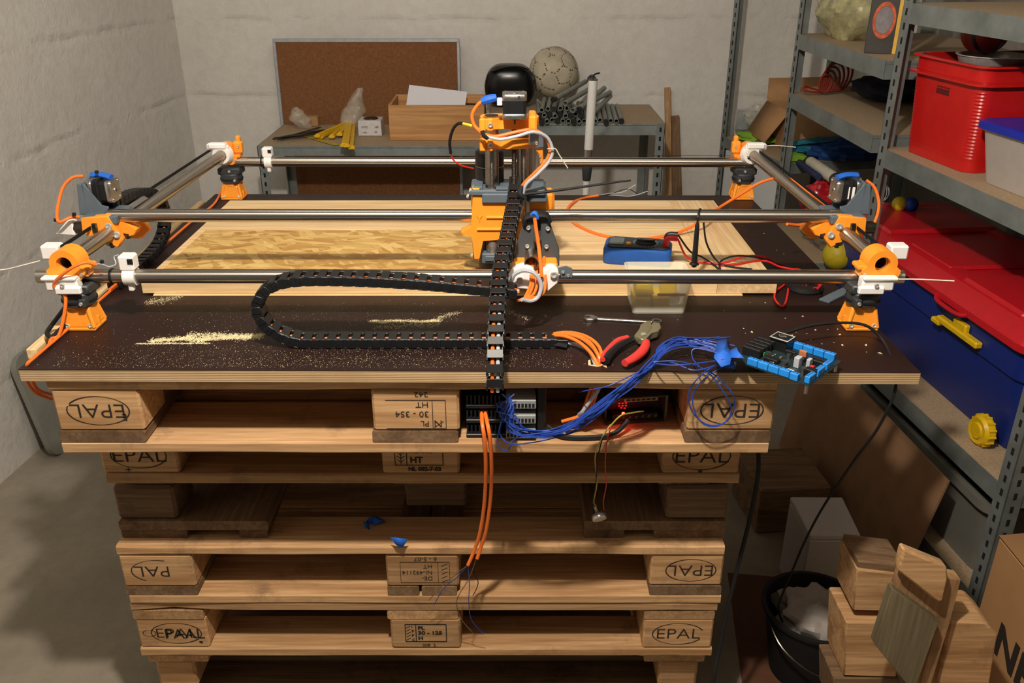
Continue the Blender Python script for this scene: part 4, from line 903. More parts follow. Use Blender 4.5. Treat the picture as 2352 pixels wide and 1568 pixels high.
# ---- controller board
def pcbz(x, y): return c4(x, y, 1.046)
o0, o1, o2 = pcbz(1392, 1262), pcbz(1985, 1462), pcbz(1560, 1062)
U = (o1-o0); V = (o2-o0); V = V-U*(V.dot(U)/U.dot(U)); lu, lv = U.length, V.length; T = frame(o0, U, (0, 0, 1)); lv = min(lv, .115)
pcb = thing('controller_board', 'blue terminal breakout circuit board resting on the front edge of the worktop', 'circuit board', tuple(o0))
obj('board', MB(T).prism([(0, 0), (lu, 0), (lu, lv), (0, lv)], 0, .0017), plain('solder_mask', '#1f2f33', .35), pcb)
for (x, y) in ((.006, .006), (lu-.006, .006), (lu-.006, lv-.006), (.03, lv-.006)): obj('standoff', MB(T).cyl((x, y, -.016), (x, y, -.0002), .003, seg=10), M['alu'], pcb)
bt = plain('blue_terminal', '#2287e0', .4)
def term(x, y, L, rot=0, d=.0085, h=.0115):
    Q = T @ Matrix.Translation((x, y, .0017)) @ Matrix.Rotation(rot, 4, 'Z'); mb = MB(Q); mb.prism([(0, 0), (L, 0), (L, d), (0, d)], 0, h, .0008)
    n = max(2, int(L/.005)); o = obj('terminal_block', mb, bt, pcb); mb = MB(Q)
    for k in range(n): mb.cyl(((k+.5)*L/n, d*.55, h-.0002), ((k+.5)*L/n, d*.55, h+.0003), .0015, seg=8)
    obj('terminal_screw', mb, M['alu'], o)
tl = lu*.128
for k in range(4): term(.016+lu*.02+k*(tl+.0008)+lu*.08, .001, tl)
term(lu*.76, -.001, lu*.10); term(lu*.985, .004, .022, PI/2); term(lu*.985, .034, .024, PI/2); term(lu*.985, .064, .02, PI/2)
for k in range(4): term(lu*.40+k*(tl+.0008), lv-.0095, tl)
for k, y in enumerate((.030, .042, .054, .066, .078)): obj('heat_sink', MB(T).box((.004, y, .002), (lu*.26, y+.0075, .0165), .0008), BK, pcb)
md = obj('plug_in_module', MB(T).prism([(lu*.18, lv*.68), (lu*.42, lv*.68), (lu*.42, lv*.95), (lu*.18, lv*.95)], .021, .0226), BK, pcb)
obj('module_outline', MB(T).prism([(lu*.182, lv*.69), (lu*.418, lv*.69), (lu*.418, lv*.94), (lu*.182, lv*.94)], .0226, .0228), plain('silver_pads', '#b9bab4', .4), md)
obj('module_mask', MB(T).prism([(lu*.195, lv*.72), (lu*.405, lv*.72), (lu*.405, lv*.91), (lu*.195, lv*.91)], .0228, .0231), BK, md)
obj('module_chip', MB(T @ Matrix.Translation((lu*.3, lv*.815, .0231)) @ Matrix.Rotation(.7, 4, 'Z')).cbox((0, 0, .001), (.011, .011, .002), .0004), M['alu'], md)
obj('socket', MB(T).box((lu*.19, lv*.70, .0017), (lu*.41, lv*.93, .021), .0005), BK, pcb)
for (x, y, r, h) in ((.30, .42, .0042, .011), (.56, .30, .0040, .012), (.50, .58, .0035, .009), (.80, .30, .004, .010), (.44, .2, .003, .008)):
    q = obj('capacitor', MB(T).cyl((lu*x, lv*y, .0017), (lu*x, lv*y, h), r, seg=18), M['alu'], pcb)
for (x, y, dx, dy, h, m) in ((.68, .42, .009, .012, .017, M['wcable']), (.78, .52, .006, .010, .014, M['wcable']), (.48, .70, .018, .008, .008, BK), (.62, .62, .02, .008, .007, BK), (.40, .32, .024, .012, .007, BK),
        (.86, .42, .006, .006, .01, plain('red_part', '#c41f24', .4)), (.86, .64, .02, .007, .009, BK), (.24, .40, .008, .005, .007, plain('green_part', '#2c8a55', .4)), (.90, .28, .018, .012, .012, BK), (.7, .2, .012, .006, .006, M['alu']), (.60, .78, .012, .006, .010, plain('copper_coil', '#b5714a', .4))):
    obj('component', MB(T).cbox((lu*x, lv*y, .0017+h/2), (dx, dy, h), .0006), m, pcb)
rcm = random.Random(4)
for k in range(16):
    x, y = rcm.uniform(.30, .92), rcm.uniform(.22, .74); obj('component', MB(T @ Matrix.Translation((lu*x, lv*y, .0017)) @ Matrix.Rotation(rcm.choice((0, PI/2)), 4, 'Z')).cbox((0, 0, .0018), (.006, .003, .0036), .0004), (M['alu'], BK, M['wcable'], M['jaw'])[k % 4], pcb)
obj('header_pins', MB(T).box((lu*.72, lv*.76, .0017), (lu*.94, lv*.80, .007), .0003), BK, pcb)
def tape(lst, Z, label, fn=None, bend=.006):
    P = [(fn or at)(x, y, Z=Z) for x, y in lst]; mb = MB(); c = sum(P, Vector())/len(P)
    vs = [mb.v(p+Vector((0, 0, bend*math.sin(i*2.4)))) for i, p in enumerate(P)]; cc = mb.v(c+Vector((0, 0, bend)))
    for i in range(len(vs)): mb.f([vs[i], vs[(i+1) % len(vs)], cc])
    o = obj('blue_tape', mb, M['bluetape']); m = o.modifiers.new('s', 'SOLIDIFY'); m.thickness = .0006; return tag(o, label, 'tape')
tape([(1300, 1118), (1375, 1112), (1400, 1140), (1402, 1260), (1395, 1290), (1330, 1300), (1272, 1270), (1280, 1180)], ZB+.03, 'large crumpled blue tape patch beside the circuit board, wrapped round the wires', c4)
tape([(1395, 1195), (1440, 1165), (1510, 1235), (1500, 1270), (1400, 1240)], ZB+.036, 'small pale blue tape piece stuck over the corner of the circuit board', c4)
tape([(1300, 1305), (1420, 1285), (1440, 1300), (1330, 1340)], ZB+.018, 'narrow blue tape strip under the front corner of the circuit board', c4)
# ---- blue wires
rb = random.Random(11)
starts = [c4(1290+rb.uniform(0, 150), 1085+rb.uniform(0, 150), ZB+.02) for k in range(16)]
for k in range(16):
    s = starts[k]; j = lambda a: rb.uniform(-a, a)
    t = k/15
    mids = [at(1560+j(14), 772+t*22+j(4), Z=ZB+.03+j(.006)), at(1520+j(10), 798+t*16+j(4), Z=ZB+.028), at(1490+j(12), 836+t*14+j(4), Y=1.262+j(.004)), at(1440+j(12), 880+t*14, Y=1.235+j(.012)), at(1370+j(12), 935+t*16+j(5), Y=1.225+j(.015)),
            at(1290+j(14), 990+j(9), Y=1.225+j(.015)), at(1215+j(14), 996+j(12), Y=1.225+j(.012)), at(1172+j(14), 970+j(20), Y=1.235+j(.01)), at(1160+j(20), 935+j(8), Y=1.245), at(1172+j(22), 905+(k % 4)*16, Y=1.268)]
    if k in (3, 9): mids[6:8] = [at(1190, 1004, Y=1.225), at(1165, 1034, Y=1.23), at(1143, 1020, Y=1.23), at(1150, 975, Y=1.235)]
    if k in (5,): mids[6:8] = [at(1185, 1020, Y=1.22), at(1150, 1000, Y=1.23), at(1152, 965, Y=1.235)]
    wire('jumper_wire', 'one of the thin blue wires bundled from the circuit board down to the driver stack', 'wire', [s]+mids, .0011, M['bluewire'], 'blue wires between board and drivers', n=5, seg=5)
wire('jumper_wire', 'blue wire looping down in front of the right pallet block', 'wire', [c4(1410, 1240, ZB+.03), at(1600, 800, Z=ZB+.03), at(1590, 820, Z=ZB+.02), at(1610, 845, Z=ZB+.02), at(1640, 860, Y=1.25), at(1680, 900, Y=1.24), at(1686, 940, Y=1.25), at(1665, 970, Y=1.255), at(1625, 975, Y=1.255), at(1590, 945, Y=1.255), at(1582, 900, Y=1.25), at(1610, 862, Y=1.25), at(1650, 835, Z=ZB+.012), at(1690, 826, Z=ZB+.012)], .0011, M['bluewire'], None, n=6, seg=5)
wire('jumper_wire', 'outer blue wire of the double loop hanging before the right pallet block', 'wire', [c4(1430, 1250, ZB+.03), at(1560, 838, Z=ZB+.03), at(1500, 832, Z=ZB+.02), at(1560, 830, Z=ZB+.025), at(1620, 850, Y=1.252), at(1662, 900, Y=1.24), at(1680, 942, Y=1.245), at(1660, 974, Y=1.25), at(1622, 977, Y=1.25), at(1598, 950, Y=1.25), at(1592, 905, Y=1.25), at(1622, 866, Y=1.25), at(1668, 838, Z=ZB+.012)], .0011, M['bluewire'], None, n=6, seg=5)
wire('jumper_wire', 'long blue wire arching left from the bundle to the power supply', 'wire', [c4(1420, 1250, ZB+.024), at(1600, 850, Z=ZB+.02), at(1540, 832, Z=ZB+.022), at(1480, 848, Y=1.26), at(1400, 885, Y=1.24), at(1345, 897, Y=1.26), at(1330, 900, Y=1.30)], .0011, M['bluewire'], None, n=6, seg=5)
# ---- stepper drivers and power supply inside the top pallet
for k in range(3):
    z = .8865+k*.0285; dr = thing('stepper_driver', ('bottom', 'middle', 'top')[k]+' black finned stepper driver of the stack inside the upper pallet', 'driver', (-.02, 1.34, z), 0, 'stacked stepper drivers')
    obj('housing', MB().box((-.078, 1.292, z), (.04, 1.40, z+.007), .001), BK, dr)
    mb = MB()
    for i in range(9): mb.box((-.077+i*.0068, 1.294, z+.0068), (-.0742+i*.0068, 1.40, z+.024))
    mb.box((-.078, 1.31, z+.0065), (-.014, 1.40, z+.018)); obj('heat_sink', mb, BK, dr)
    cn = obj('connector', MB().box((-.010, 1.280, z+.006), (.040, 1.33, z+.022), .001), plain('grey_connector', '#8f9494', .5), dr)
    mb = MB()
    for i in range(8): mb.box((-.0085+i*.006, 1.2792, z+.009), (-.0045+i*.006, 1.2806, z+.016))
    obj('socket_row', mb, M['holes'], cn)
tag(obj('driver_frame', MB().box((.042, 1.30, .8865), (.058, 1.42, .98), .002), BK), 'black plastic upright beside the driver stack inside the upper pallet', 'bracket')
T = frame((.165, 1.335, .8868), (1, .13, 0), (0, 0, 1))
ps = thing('power_supply', 'black open-fronted power supply with a glowing red light inside the upper pallet', 'power supply', (.2, 1.36, .8868))
mb = MB(T); mb.box((0, 0, 0), (.108, .16, .003)); mb.box((0, .012, .003), (.003, .16, .052)); mb.box((.105, 0, .003), (.108, .16, .052)); mb.box((0, .0, .049), (.108, .16, .052)); mb.box((.003, .03, .003), (.105, .035, .049))
obj('case', mb, M['dgrey'], ps)
obj('case_trim', MB(T).box((.105, -.001, 0), (.109, .004, .052), .0005), plain('olive_edge', '#57604f', .5), ps)
lb = obj('label_strip', MB(T).box((.03, -.0008, .0435), (.090, .0, .050)), plain('cream_label', '#a59a78', .6), ps)
mb = MB(T)
for k in range(6): mb.box((.034+k*.009, -.0012, .0452), (.041+k*.009, -.0008, .0485))
obj('label_marks', mb, M['ink'], lb)
obj('terminal_strip', MB(T).box((.012, .004, .003), (.095, .022, .016), .001), BK, ps)
mb = MB(T)
for k in range(7): mb.cyl((.02+k*.0115, .002, .011), (.02+k*.0115, .006, .011), .003, seg=10)
obj('terminal_screw', mb, M['darksteel'], ps)
redl = plain('red_led', '#ff2414', .4, emit=30, bmp=0)
obj('led', MB(T).sph((.030, .0, .021), .0028), redl, ps)
mb = MB(T)
for (x, z) in ((.022, .036), (.028, .036), (.034, .036), (.022, .041), (.028, .041), (.034, .041), (.026, .032), (.032, .031)): mb.cbox((x, .001, z), (.0035, .001, .002))
obj('lit_digits', mb, plain('dim_red_led', '#d31208', .5, emit=.9, bmp=0), ps)
cp = T @ Vector((.030, -.012, .024)); lamp('led_glow', tuple(cp), .012, (1, .08, .04), .004)
wire('wire_bundle', 'black sleeved cable lying before the power supply on the pallet board', 'cable', [(-.0+.06, 1.30, .905), (.09, 1.285, .893), (.14, 1.284, .8925), (.175, 1.29, .897), (.20, 1.31, .91)], .0042, BK)
# ---- potentiometer
pt = thing('potentiometer', 'small silver potentiometer hanging on three thin wires before the pallets', 'potentiometer', tuple(at(1377, 1200, Y=1.375)))
c = at(1376, 1188, Y=1.375); ax = Vector((.22, -.78, -.58)).normalized()
obj('can', MB().lathe([(.006, -.008), (.011, -.0075), (.0132, -.0045), (.014, -.003), (.014, .003), (.0132, .0045), (.0, .0048)], c, ax, 28), M['chrome'], pt)
e = at(1366, 1162, Y=1.375); obj('shaft', MB().cyl(c-ax*.006, e, .0032, seg=14), M['alu'], pt)
obj('terminal_wafer', MB().lathe([(.0, 0), (.0132, 0), (.0132, .0012), (.0, .0012)], c-ax*.0055, ax, 20), plain('blue_wafer', '#35557f', .5), pt)
for L, m in (([(1402, 975, 1.275), (1380, 1010, 1.262), (1367, 1050, 1.28), (1371, 1110, 1.33), (1364, 1150, 1.36), (1369, 1162, 1.37)], 'yelwire'), ([(1405, 975, 1.275), (1394, 1015, 1.265), (1390, 1070, 1.29), (1393, 1110, 1.33), (1386, 1150, 1.36), (1387, 1172, 1.375)], 'redwire'),
             ([(1400, 975, 1.275), (1383, 1010, 1.266), (1372, 1060, 1.285), (1368, 1120, 1.34), (1360, 1160, 1.365), (1365, 1185, 1.376)], 'rubber')):
    obj('wire', MB().tube(yz(L), .0011, 6), M[m], pt)
wire('wire', 'short yellowish wires looping over the edge of the power supply', 'wire', yz([(1400, 980, 1.275), (1425, 955, 1.27), (1450, 948, 1.28), (1478, 944, 1.30)]), .0013, M['yelwire'])
# ---- blue tape scraps on the pallets
o = MB(); P = [at(898, 1230, Y=1.40), at(917, 1235, Y=1.39), at(939, 1237, Y=1.398), at(928, 1252, Y=1.393), at(919, 1257, Y=1.395), at(910, 1248, Y=1.392)]
P = [p+Vector((0, -.012+.004*i % .006, .006)) for i, p in enumerate(P)]
vs = [o.v(p) for p in P]; o.f(vs); o = obj('blue_tape', o, M['bluetape'], solid=.0006); tag(o, 'bright blue tape scrap hanging from the wavy pallet board edge', 'tape')
tape([(845, 1190), (862, 1187), (886, 1192), (884, 1200), (860, 1204), (848, 1199)], .580, 'dim blue tape scrap lying deep on the pallet boards')
tape([(834, 1200), (846, 1196), (850, 1212), (840, 1214)], .580, 'smallest blue tape scrap, left of the other one on the pallet boards')
# ---- black cables on the right
wire('black_cable', 'long thin black cable from the circuit board over the worktop edge down to the bucket', 'cable',
     [c4(1700, 1095, ZB+.03), at(1800, 766, Z=ZB+.03), at(1860, 748, Z=ZB+.035), at(1930, 741, Z=ZB+.035), at(1990, 748, Z=ZB+.03), at(2030, 785, Y=1.36), at(2052, 840, Y=1.30), at(2055, 900, Y=1.27), at(2015, 985, Y=1.30), at(1960, 1060, Y=1.38), at(1890, 1165, Y=1.5), at(1850, 1240, Y=1.55), at(1820, 1310, Y=1.6), at(1795, 1370, Y=1.6), at(1788, 1400, Y=1.62), at(1800, 1435, Y=1.64)], .0026, M['rubber'], n=8)
wire('black_cable', 'thick black power cable hanging along the right side of the pallet stack', 'cable',
     [(.452, 1.50, 1.0), at(1742, 1030, Y=1.44), at(1738, 1110, Y=1.44), at(1720, 1200, Y=1.44), at(1695, 1300, Y=1.44), at(1670, 1400, Y=1.42), at(1650, 1500, Y=1.40), at(1638, 1570, Y=1.38), (.42, 1.36, .006), (.5, 1.2, .005)], .0042, M['rubber'], n=8)
# ---- dark spool and grey strip
sp = thing('wire_spool', 'flat dark coil of wire lying behind the front steel tube at the right', 'coil', tuple(at(1848, 664, Z=ZB)))
c = at(1848, 664, Z=ZB)
obj('coil', MB().lathe([(.012, 0), (.034, 0), (.036, .004), (.034, .012), (.012, .012)], c, (0, 0, 1), 32, close=True), M['rubber'], sp)
obj('red_turns', MB().tube([c+Vector((.03*math.cos(a/3), .03*math.sin(a/3), .014)) for a in range(-4, 5)], .0018, 6), RW, sp)
a, b = at(1893, 690, Z=ZB+.003), at(1985, 646, Z=ZB+.003)
tag(obj('grey_strip', MB(frame(a-Vector((0, 0, .003)), b-a, (0, 0, 1))).box((0, -.011, 0), ((b-a).length, .011, .004), .0005), M['grey']), 'grey plastic strip lying slanted on the worktop near the right corner foot', 'strip')
# ---- sawdust
rs = random.Random(5); mb = MB()
def chips(n, fn, s0, s1, z=ZB):
    for _ in range(n):
        x, y = fn(); s = rs.uniform(s0, s1); a = rs.uniform(0, 6.3)
        c, d = math.cos(a)*s, math.sin(a)*s; h = s*rs.uniform(.3, .7)
        A = mb.v((x+c, y+d, z)); B = mb.v((x-d*.7, y+c*.7, z)); C_ = mb.v((x-c, y-d*.8, z)); D = mb.v((x, y, z+h))
        mb.f([A, B, D]); mb.f([B, C_, D]); mb.f([C_, A, D])
def streak(x0, y0, x1, y1, wd, p=1.0):
    A, B = at(x0, y0, Z=ZB), at(x1, y1, Z=ZB)
    def f():
        t = rs.random(); c = A.lerp(B, t); k = noise.noise(Vector((t*6+x0, 1.3, 0)))*wd*.8; return c.x+rs.gauss(0, .003), c.y+k+rs.gauss(0, wd*.5)
    return f
chips(3200, streak(345, 783, 600, 772, .010), .0006, .0016); chips(1400, streak(430, 768, 600, 775, .014), .0006, .0018); chips(700, streak(315, 789, 480, 788, .003), .0006, .0014)
chips(1300, streak(850, 738, 1010, 738, .008), .0006, .0016); chips(500, streak(860, 752, 1010, 745, .012), .0005, .0013); chips(500, streak(335, 695, 420, 680, .02), .0005, .0014); chips(350, streak(990, 735, 1060, 715, .012), .0005, .0012)
chips(120, streak(1170, 715, 1215, 735, .01), .0006, .0014)
def spray():
    while True:
        x = rs.gauss(-.33, .24); y = rs.uniform(1.275, 1.56)
        if -.78 < x < .55 and rs.random() < (1.0 if y < 1.36 else .35): return x, y
chips(2600, spray, .0004, .0009)
def edge():
    return rs.uniform(-.75, .1), 1.275+abs(rs.gauss(0, .03))
chips(1100, edge, .0004, .0009)
chips(9, lambda: (rs.uniform(.40, .62), rs.uniform(1.28, 1.42)), .003, .005); chips(60, lambda: (rs.uniform(.3, .62), rs.uniform(1.3, 2.25)), .0012, .0026)
tag(obj('sawdust', mb, plain('sawdust', '#dccfa4', .85, var=.2, bmp=0)), 'pale sawdust scattered in streaks over the dark worktop', 'sawdust', kind='stuff')
# ================================================================== far end of the room
def crumple(mb, c, rx, ry, rz, amp, seed, fr=3.0, nu=28, nv=18, z0=-1):
    c = Vector(c)
    def fn(u, v):
        a = 2*PI*u; b = PI*(v-.5); d = Vector((math.cos(a)*math.cos(b), math.sin(a)*math.cos(b), math.sin(b)))
        k = 1+amp*noise.noise(d*fr+Vector((seed, 0, 0)))+amp*.5*abs(noise.noise(d*fr*2.7+Vector((0, seed, 0))))
        return (c.x+d.x*rx*k, c.y+d.y*ry*k, c.z+max(d.z, z0)*rz*k)
    return mb.grid(fn, nu, nv, closeu=True)
def film(name, col, alpha, rough=.25):
    m, nt, bs = newmat(name); bs.inputs['Base Color'].default_value = (*sRGB(col), 1); bs.inputs['Roughness'].default_value = rough
    v = coords(nt); n = noi(nt, v, 30, 4); nt.links.new(ramp(nt, n, [(.35, (alpha*.5,)*3), (.65, (min(1, alpha*1.5),)*3)]), bs.inputs['Alpha'])
    bump(nt, bs, noi(nt, v, 45, 4), .5, .004); return m
M['film_clear'] = film('clear_film', '#cfcabb', .30); M['film_yel'] = film('yellowish_film', '#b9b384', .62)
# cork board leaning between table and wall
cb2 = thing('cork_board', 'brown cork board with a thin aluminium frame standing against the back wall', 'board', (-.66, 4.14, 0))
def corkm():
    m, nt, bs = newmat('cork'); v = coords(nt); n = noi(nt, v, 90, 5, .8)
    nt.links.new(ramp(nt, n, [(.35, sRGB('#6d4529')), (.65, sRGB('#8a5c35'))]), bs.inputs['Base Color']); bs.inputs['Roughness'].default_value = .9; return m
T = Matrix.Translation((-1.078, 4.105, 0)) @ Matrix.Rotation(R(-1.6), 4, 'X')
obj('cork_panel', MB(T).box((.008, .004, .008), (.834, .014, 1.250)), corkm(), cb2)
mb = MB(T)
for a, b in (((0, 0, 0), (.842, .018, .014)), ((0, 0, 1.242), (.842, .018, 1.257)), ((0, 0, .014), (.013, .018, 1.242)), ((.829, 0, .014), (.842, .018, 1.242))): mb.box(a, b, .002)
obj('board_frame', mb, plain('painted_aluminium', '#aeb4ba', .4, metal=.3), cb2)
# ---- angle-steel shelving
def post(x, y, z0, z1, sx, sy, parent, w=.036, t=.0025, rot=0):
    """L-shaped post: corner at x,y, flanges run to sx*w and sy*w"""
    T = Matrix.Translation((x, y, 0)) @ Matrix.Rotation(rot, 4, 'Z'); mb = MB(T)
    mb.box((min(0, sx*w), min(0, sy*t), z0), (max(0, sx*w), max(0, sy*t), z1)); mb.box((min(0, sx*t), min(0, sy*w), z0), (max(0, sx*t), max(0, sy*w), z1))
    p = obj('post', mb, M['galv'], parent); mb = MB(T); z = z0+.02
    while z < z1-.02:
        e = .0004
        mb.cbox((sx*w*.5, -sy*e, z), (.0085, .0008, .018)); mb.cbox((-sx*e, sy*w*.5, z), (.0008, .0085, .018)); z += .0375
    obj('post_slots', mb, M['holes'], p); return p
def shelf(x0, y0, x1, y1, z, parent, h=.045, T=ID, top='chip'):
    mb = MB(T); t = .0016
    mb.box((x0, y0, z-h), (x1, y0+t, z)); mb.box((x0, y1-t, z-h), (x1, y1, z)); mb.box((x0, y0, z-h), (x0+t, y1, z)); mb.box((x1-t, y0, z-h), (x1, y1, z))
    mb.box((x0, y0, z-.010), (x1, y0+.012, z-.0085)); 
    obj('beam', mb, M['galv'], parent)
    obj('shelf_board', MB(T).box((x0+.002, y0+.002, z-.0085), (x1-.002, y1-.002, z-.0005)), M[top], parent)
def table(x0, x1, y0, y1, z, label, h):
    t = thing('metal_shelf_table', label, 'table', ((x0+x1)/2, (y0+y1)/2, 0))
    shelf(x0, y0, x1, y1, z, t, h)
    for x, sx in ((x0-.001, 1), (x1+.001, -1)):
        for y, sy in ((y0-.0025, 1), (y1+.0025, -1)): post(x, y, 0, z-.001, sx, sy, t)
    shelf(x0, y0, x1, y1, .18, t, .035)
    return t
table(-1.046, -.112, 3.60, 4.05, .892, 'low grey metal shelf table on the left, before the cork board', .042)
table(-.098, .622, 3.60, 4.05, .983, 'higher grey metal shelf table on the right carrying the pipes', .048)
# ---- crate
ct = thing('wooden_crate', 'open pine crate with strong grain standing on the left shelf table', 'crate', (-.315, 3.84, .892))
x0, x1, y0, y1, z0, z1 = -.514, -.116, 3.705, 3.97, .8925, 1.036
cw = wood('crate_pine', 0, '#d19f68', '#a5713f', sc=.55, var=.1)
for nm, lo, hi in (('front_panel', (x0, y0, z0), (x1, y0+.012, z1)), ('back_panel', (x0, y1-.012, z0), (x1, y1, z1+.004)), ('side_panel', (x0, y0+.012, z0), (x0+.012, y1-.012, z1+.002)), ('side_panel', (x1-.012, y0+.012, z0), (x1, y1-.012, z1+.002)), ('bottom_panel', (x0+.012, y0+.012, z0), (x1-.012, y1-.012, z0+.008))):
    obj(nm, MB().box(lo, hi, .001), cw, ct)
mb = MB(frame((-.455, 3.80, .995), (1, .0, -.15), (0, -.8, .5))); mb.box((0, 0, 0), (.25, .12, .0006)); pp = obj('paper_sheet', mb, plain('paper', '#d9d9de', .7, var=.02)); tag(pp, 'white paper sheet sticking out of the pine crate', 'paper')
tag(obj('black_white_card', MB(frame((-.205, 3.84, .985), (1, 0, -.05), (0, -.6, .8))).box((0, 0, 0), (.05, .05, .002)), BK), 'small dark card beside the paper in the pine crate', 'card')
# ---- white box, bag, yellow pieces
def tz_(x, y, Z=.893): return at(x, y, Z=Z)
q = tz_(823, 312); r_ = tz_(878, 311)
wbx = thing('small_box', 'small white carton with a black round top beside the pine crate', 'box', ((q.x+r_.x)/2, q.y+.05, .8925))
wd = r_.x-q.x
obj('carton', MB().prism([(q.x, q.y), (r_.x, q.y), (r_.x, q.y+.10), (q.x, q.y+.10)], .8925, .957, .002, taper=.95), plain('printed_white_card', '#c9c7c6', .6, var=.12, sc=60), wbx)
obj('round_cover', MB().lathe([(.0, 0), (.032, 0), (.030, .004), (0, .006)], ((q.x+r_.x)/2, q.y+.05, .957), seg=24), BK, wbx)
mk = []
for k, (dx, dz, t_) in enumerate(((-.035, .93, 'OOC'), (.022, .93, 'HB'), (-.030, .908, 'oxc'), (.02, .91, 'ab'))): mk.append(text_part(t_, face_M((q.x+r_.x)/2+dx, q.y-.0008, dz, False), .012, None, None, align='LEFT'))
mark('printed_mark', mk, plain('grey_print', '#55555a', .7), wbx)
# crumpled clear bag, tall
def bagshape(path, rads, seed, amp=.35, nu=22):
    P = smooth(path, 4); N = len(P)
    def fn(u, v):
        i = min(int(v*(N-1)), N-1); k = v*(len(rads)-1); j = min(int(k), len(rads)-2); r = rads[j]+(rads[j+1]-rads[j])*(k-j); a = 2*PI*u
        n = 1+amp*noise.noise(Vector((math.cos(a)*1.6, math.sin(a)*1.6, v*5+seed)))
        return P[i]+Vector((math.cos(a)*r*n, math.sin(a)*r*.7*n, 0))
    return MB().grid(fn, nu, N-1, closeu=True)
b0 = tz_(815, 296); Yb = b0.y
tag(obj('plastic_bag', bagshape([at(812, 300, Y=Yb), at(806, 272, Y=Yb), at(812, 245, Y=Yb), at(820, 222, Y=Yb), at(828, 202, Y=Yb)], [.02, .055, .05, .035, .025, .012], 2.0), M['film_clear']), 'tall crumpled clear plastic bag standing behind the yellow pieces', 'bag')
tag(obj('plastic_bag', bagshape([at(700, 292, Y=Yb), at(690, 275, Y=Yb), at(682, 258, Y=Yb), at(680, 246, Y=Yb)], [.03, .05, .03, .008], 5.0), M['film_clear']), 'low crumpled clear plastic bag near the left end of the shelf table', 'bag')
q = tz_(693, 290); tag(obj('small_box', MB().box((q.x, q.y, .8925), (q.x+.075, q.y+.05, .935), .002), M['cardboard']), 'small brown carton near the left end of the shelf table', 'box')
yl = plain('yellow_plastic', '#e0b21a', .45)
def c7(x, y, Z): return at(580+x/3.92, 60+y/3.92, Z=Z)
bars = [((585, 1000), (905, 822), .012, .03), ((715, 1005), (860, 858), .006, .016), ((785, 985), (880, 850), .010, .02), ((820, 1085), (860, 880), .016, .012), ((850, 1088), (888, 872), .018, .016), ((893, 1105), (915, 885), .008, .010), ((610, 1010), (760, 940), .004, .004)]
for i, (a, b, ha, hb) in enumerate(bars):
    A, B = c7(*a, .8935+ha), c7(*b, .8935+hb); d = B-A; T = frame(A, d, (0, 0, 1)); L = d.length
    g = thing('yellow_clip', ('longest, most slanted yellow bar crossing the top of the pile', 'short slanted yellow bar under the long one, left of its pair', 'short yellow bar right of the other short one in the pile', 'steep yellow bar at the left of the three front ones', 'steep yellow bar in the middle of the three front ones', 'rightmost steep yellow bar hanging lowest over the shelf edge', 'nearly hidden yellow bar beneath the long slanted one')[i], 'clip', tuple(A), 0, 'pile of yellow clip bars')
    obj('bar', MB(T).box((0, -.008, 0), (L, .008, .014), .002), yl, g); obj('lug', MB(T).box((-.008, -.013, -.001), (.018, .013, .010), .002), yl, g)
A, B = c7(475, 990, .894), c7(760, 1072, .894); T = frame(A, B-A, (0, 0, 1)); tag(obj('yellow_ruler', MB(T).box((0, -.012, 0), ((B-A).length, .012, .002), .0005), plain('yellow_black', '#b6a033', .5, var=.5, sc=30)), 'flat yellow and black strip lying at the front edge of the shelf table', 'strip')
ORD = ['first', 'second', 'third', 'fourth', 'fifth', 'sixth', 'seventh', 'eighth', 'ninth', 'tenth', 'eleventh', 'twelfth', 'thirteenth', 'fourteenth', 'fifteenth', 'sixteenth', 'seventeenth']
rt_ = random.Random(3)
for i in range(9):
    a, b = ((150+rt_.uniform(0, 120), 1025-rt_.uniform(0, 25)), (560+rt_.uniform(-60, 110), 900+rt_.uniform(0, 75)))
    A, B = c7(*a, .894+.0022*i), c7(*b, .894+.0022*i); T = frame(A, B-A, (0, 0, 1)); L = (B-A).length
    tag(obj('black_strip', MB(T).prism([(0, -.001), (L*.3, -.006), (L, -.008), (L, .008), (L*.3, .006), (0, .001)], 0, .002), BK), 'black pointed plastic strip in the loose fan left of the yellow clips', 'strip', 'fan of black strips')
# ---- black helmet case, ball, pipes
hc = thing('helmet_case', 'black rounded hard case with a handle behind the pine crate', 'case', (.0, 4.0, .984))
mb = MB()
def fn(u, v):
    a = 2*PI*u; b = PI*(v-.5); c_, s_ = math.cos(a), math.sin(a); e = .62
    x = math.copysign(abs(c_)**e, c_)*abs(math.cos(b))**.55; y = math.copysign(abs(s_)**e, s_)*abs(math.cos(b))**.55; z = math.copysign(abs(math.sin(b))**.75, math.sin(b))
    return (-.010+x*.112*(1-.12*max(z, 0)), 4.0+y*.075, 1.076+z*.091)
mb.grid(fn, 40, 24, closeu=True); gl = plain('glossy_black', '#101112', .25, var=.1, bmp=0); obj('shell', mb, gl, hc)
obj('ridge', MB().tube([(-.09, 3.935, 1.14), (-.03, 3.925, 1.16), (.03, 3.925, 1.163), (.07, 3.94, 1.15)], .007, 8, flat=.5), gl, hc)
obj('handle', MB().tube([(.075, 3.94, 1.14), (.092, 3.925, 1.125), (.098, 3.92, 1.10), (.085, 3.93, 1.09)], .005, 8), BK, hc)
obj('buckle', MB().cbox((.093, 3.922, 1.118), (.016, .012, .022), .003), M['dgrey'], hc)
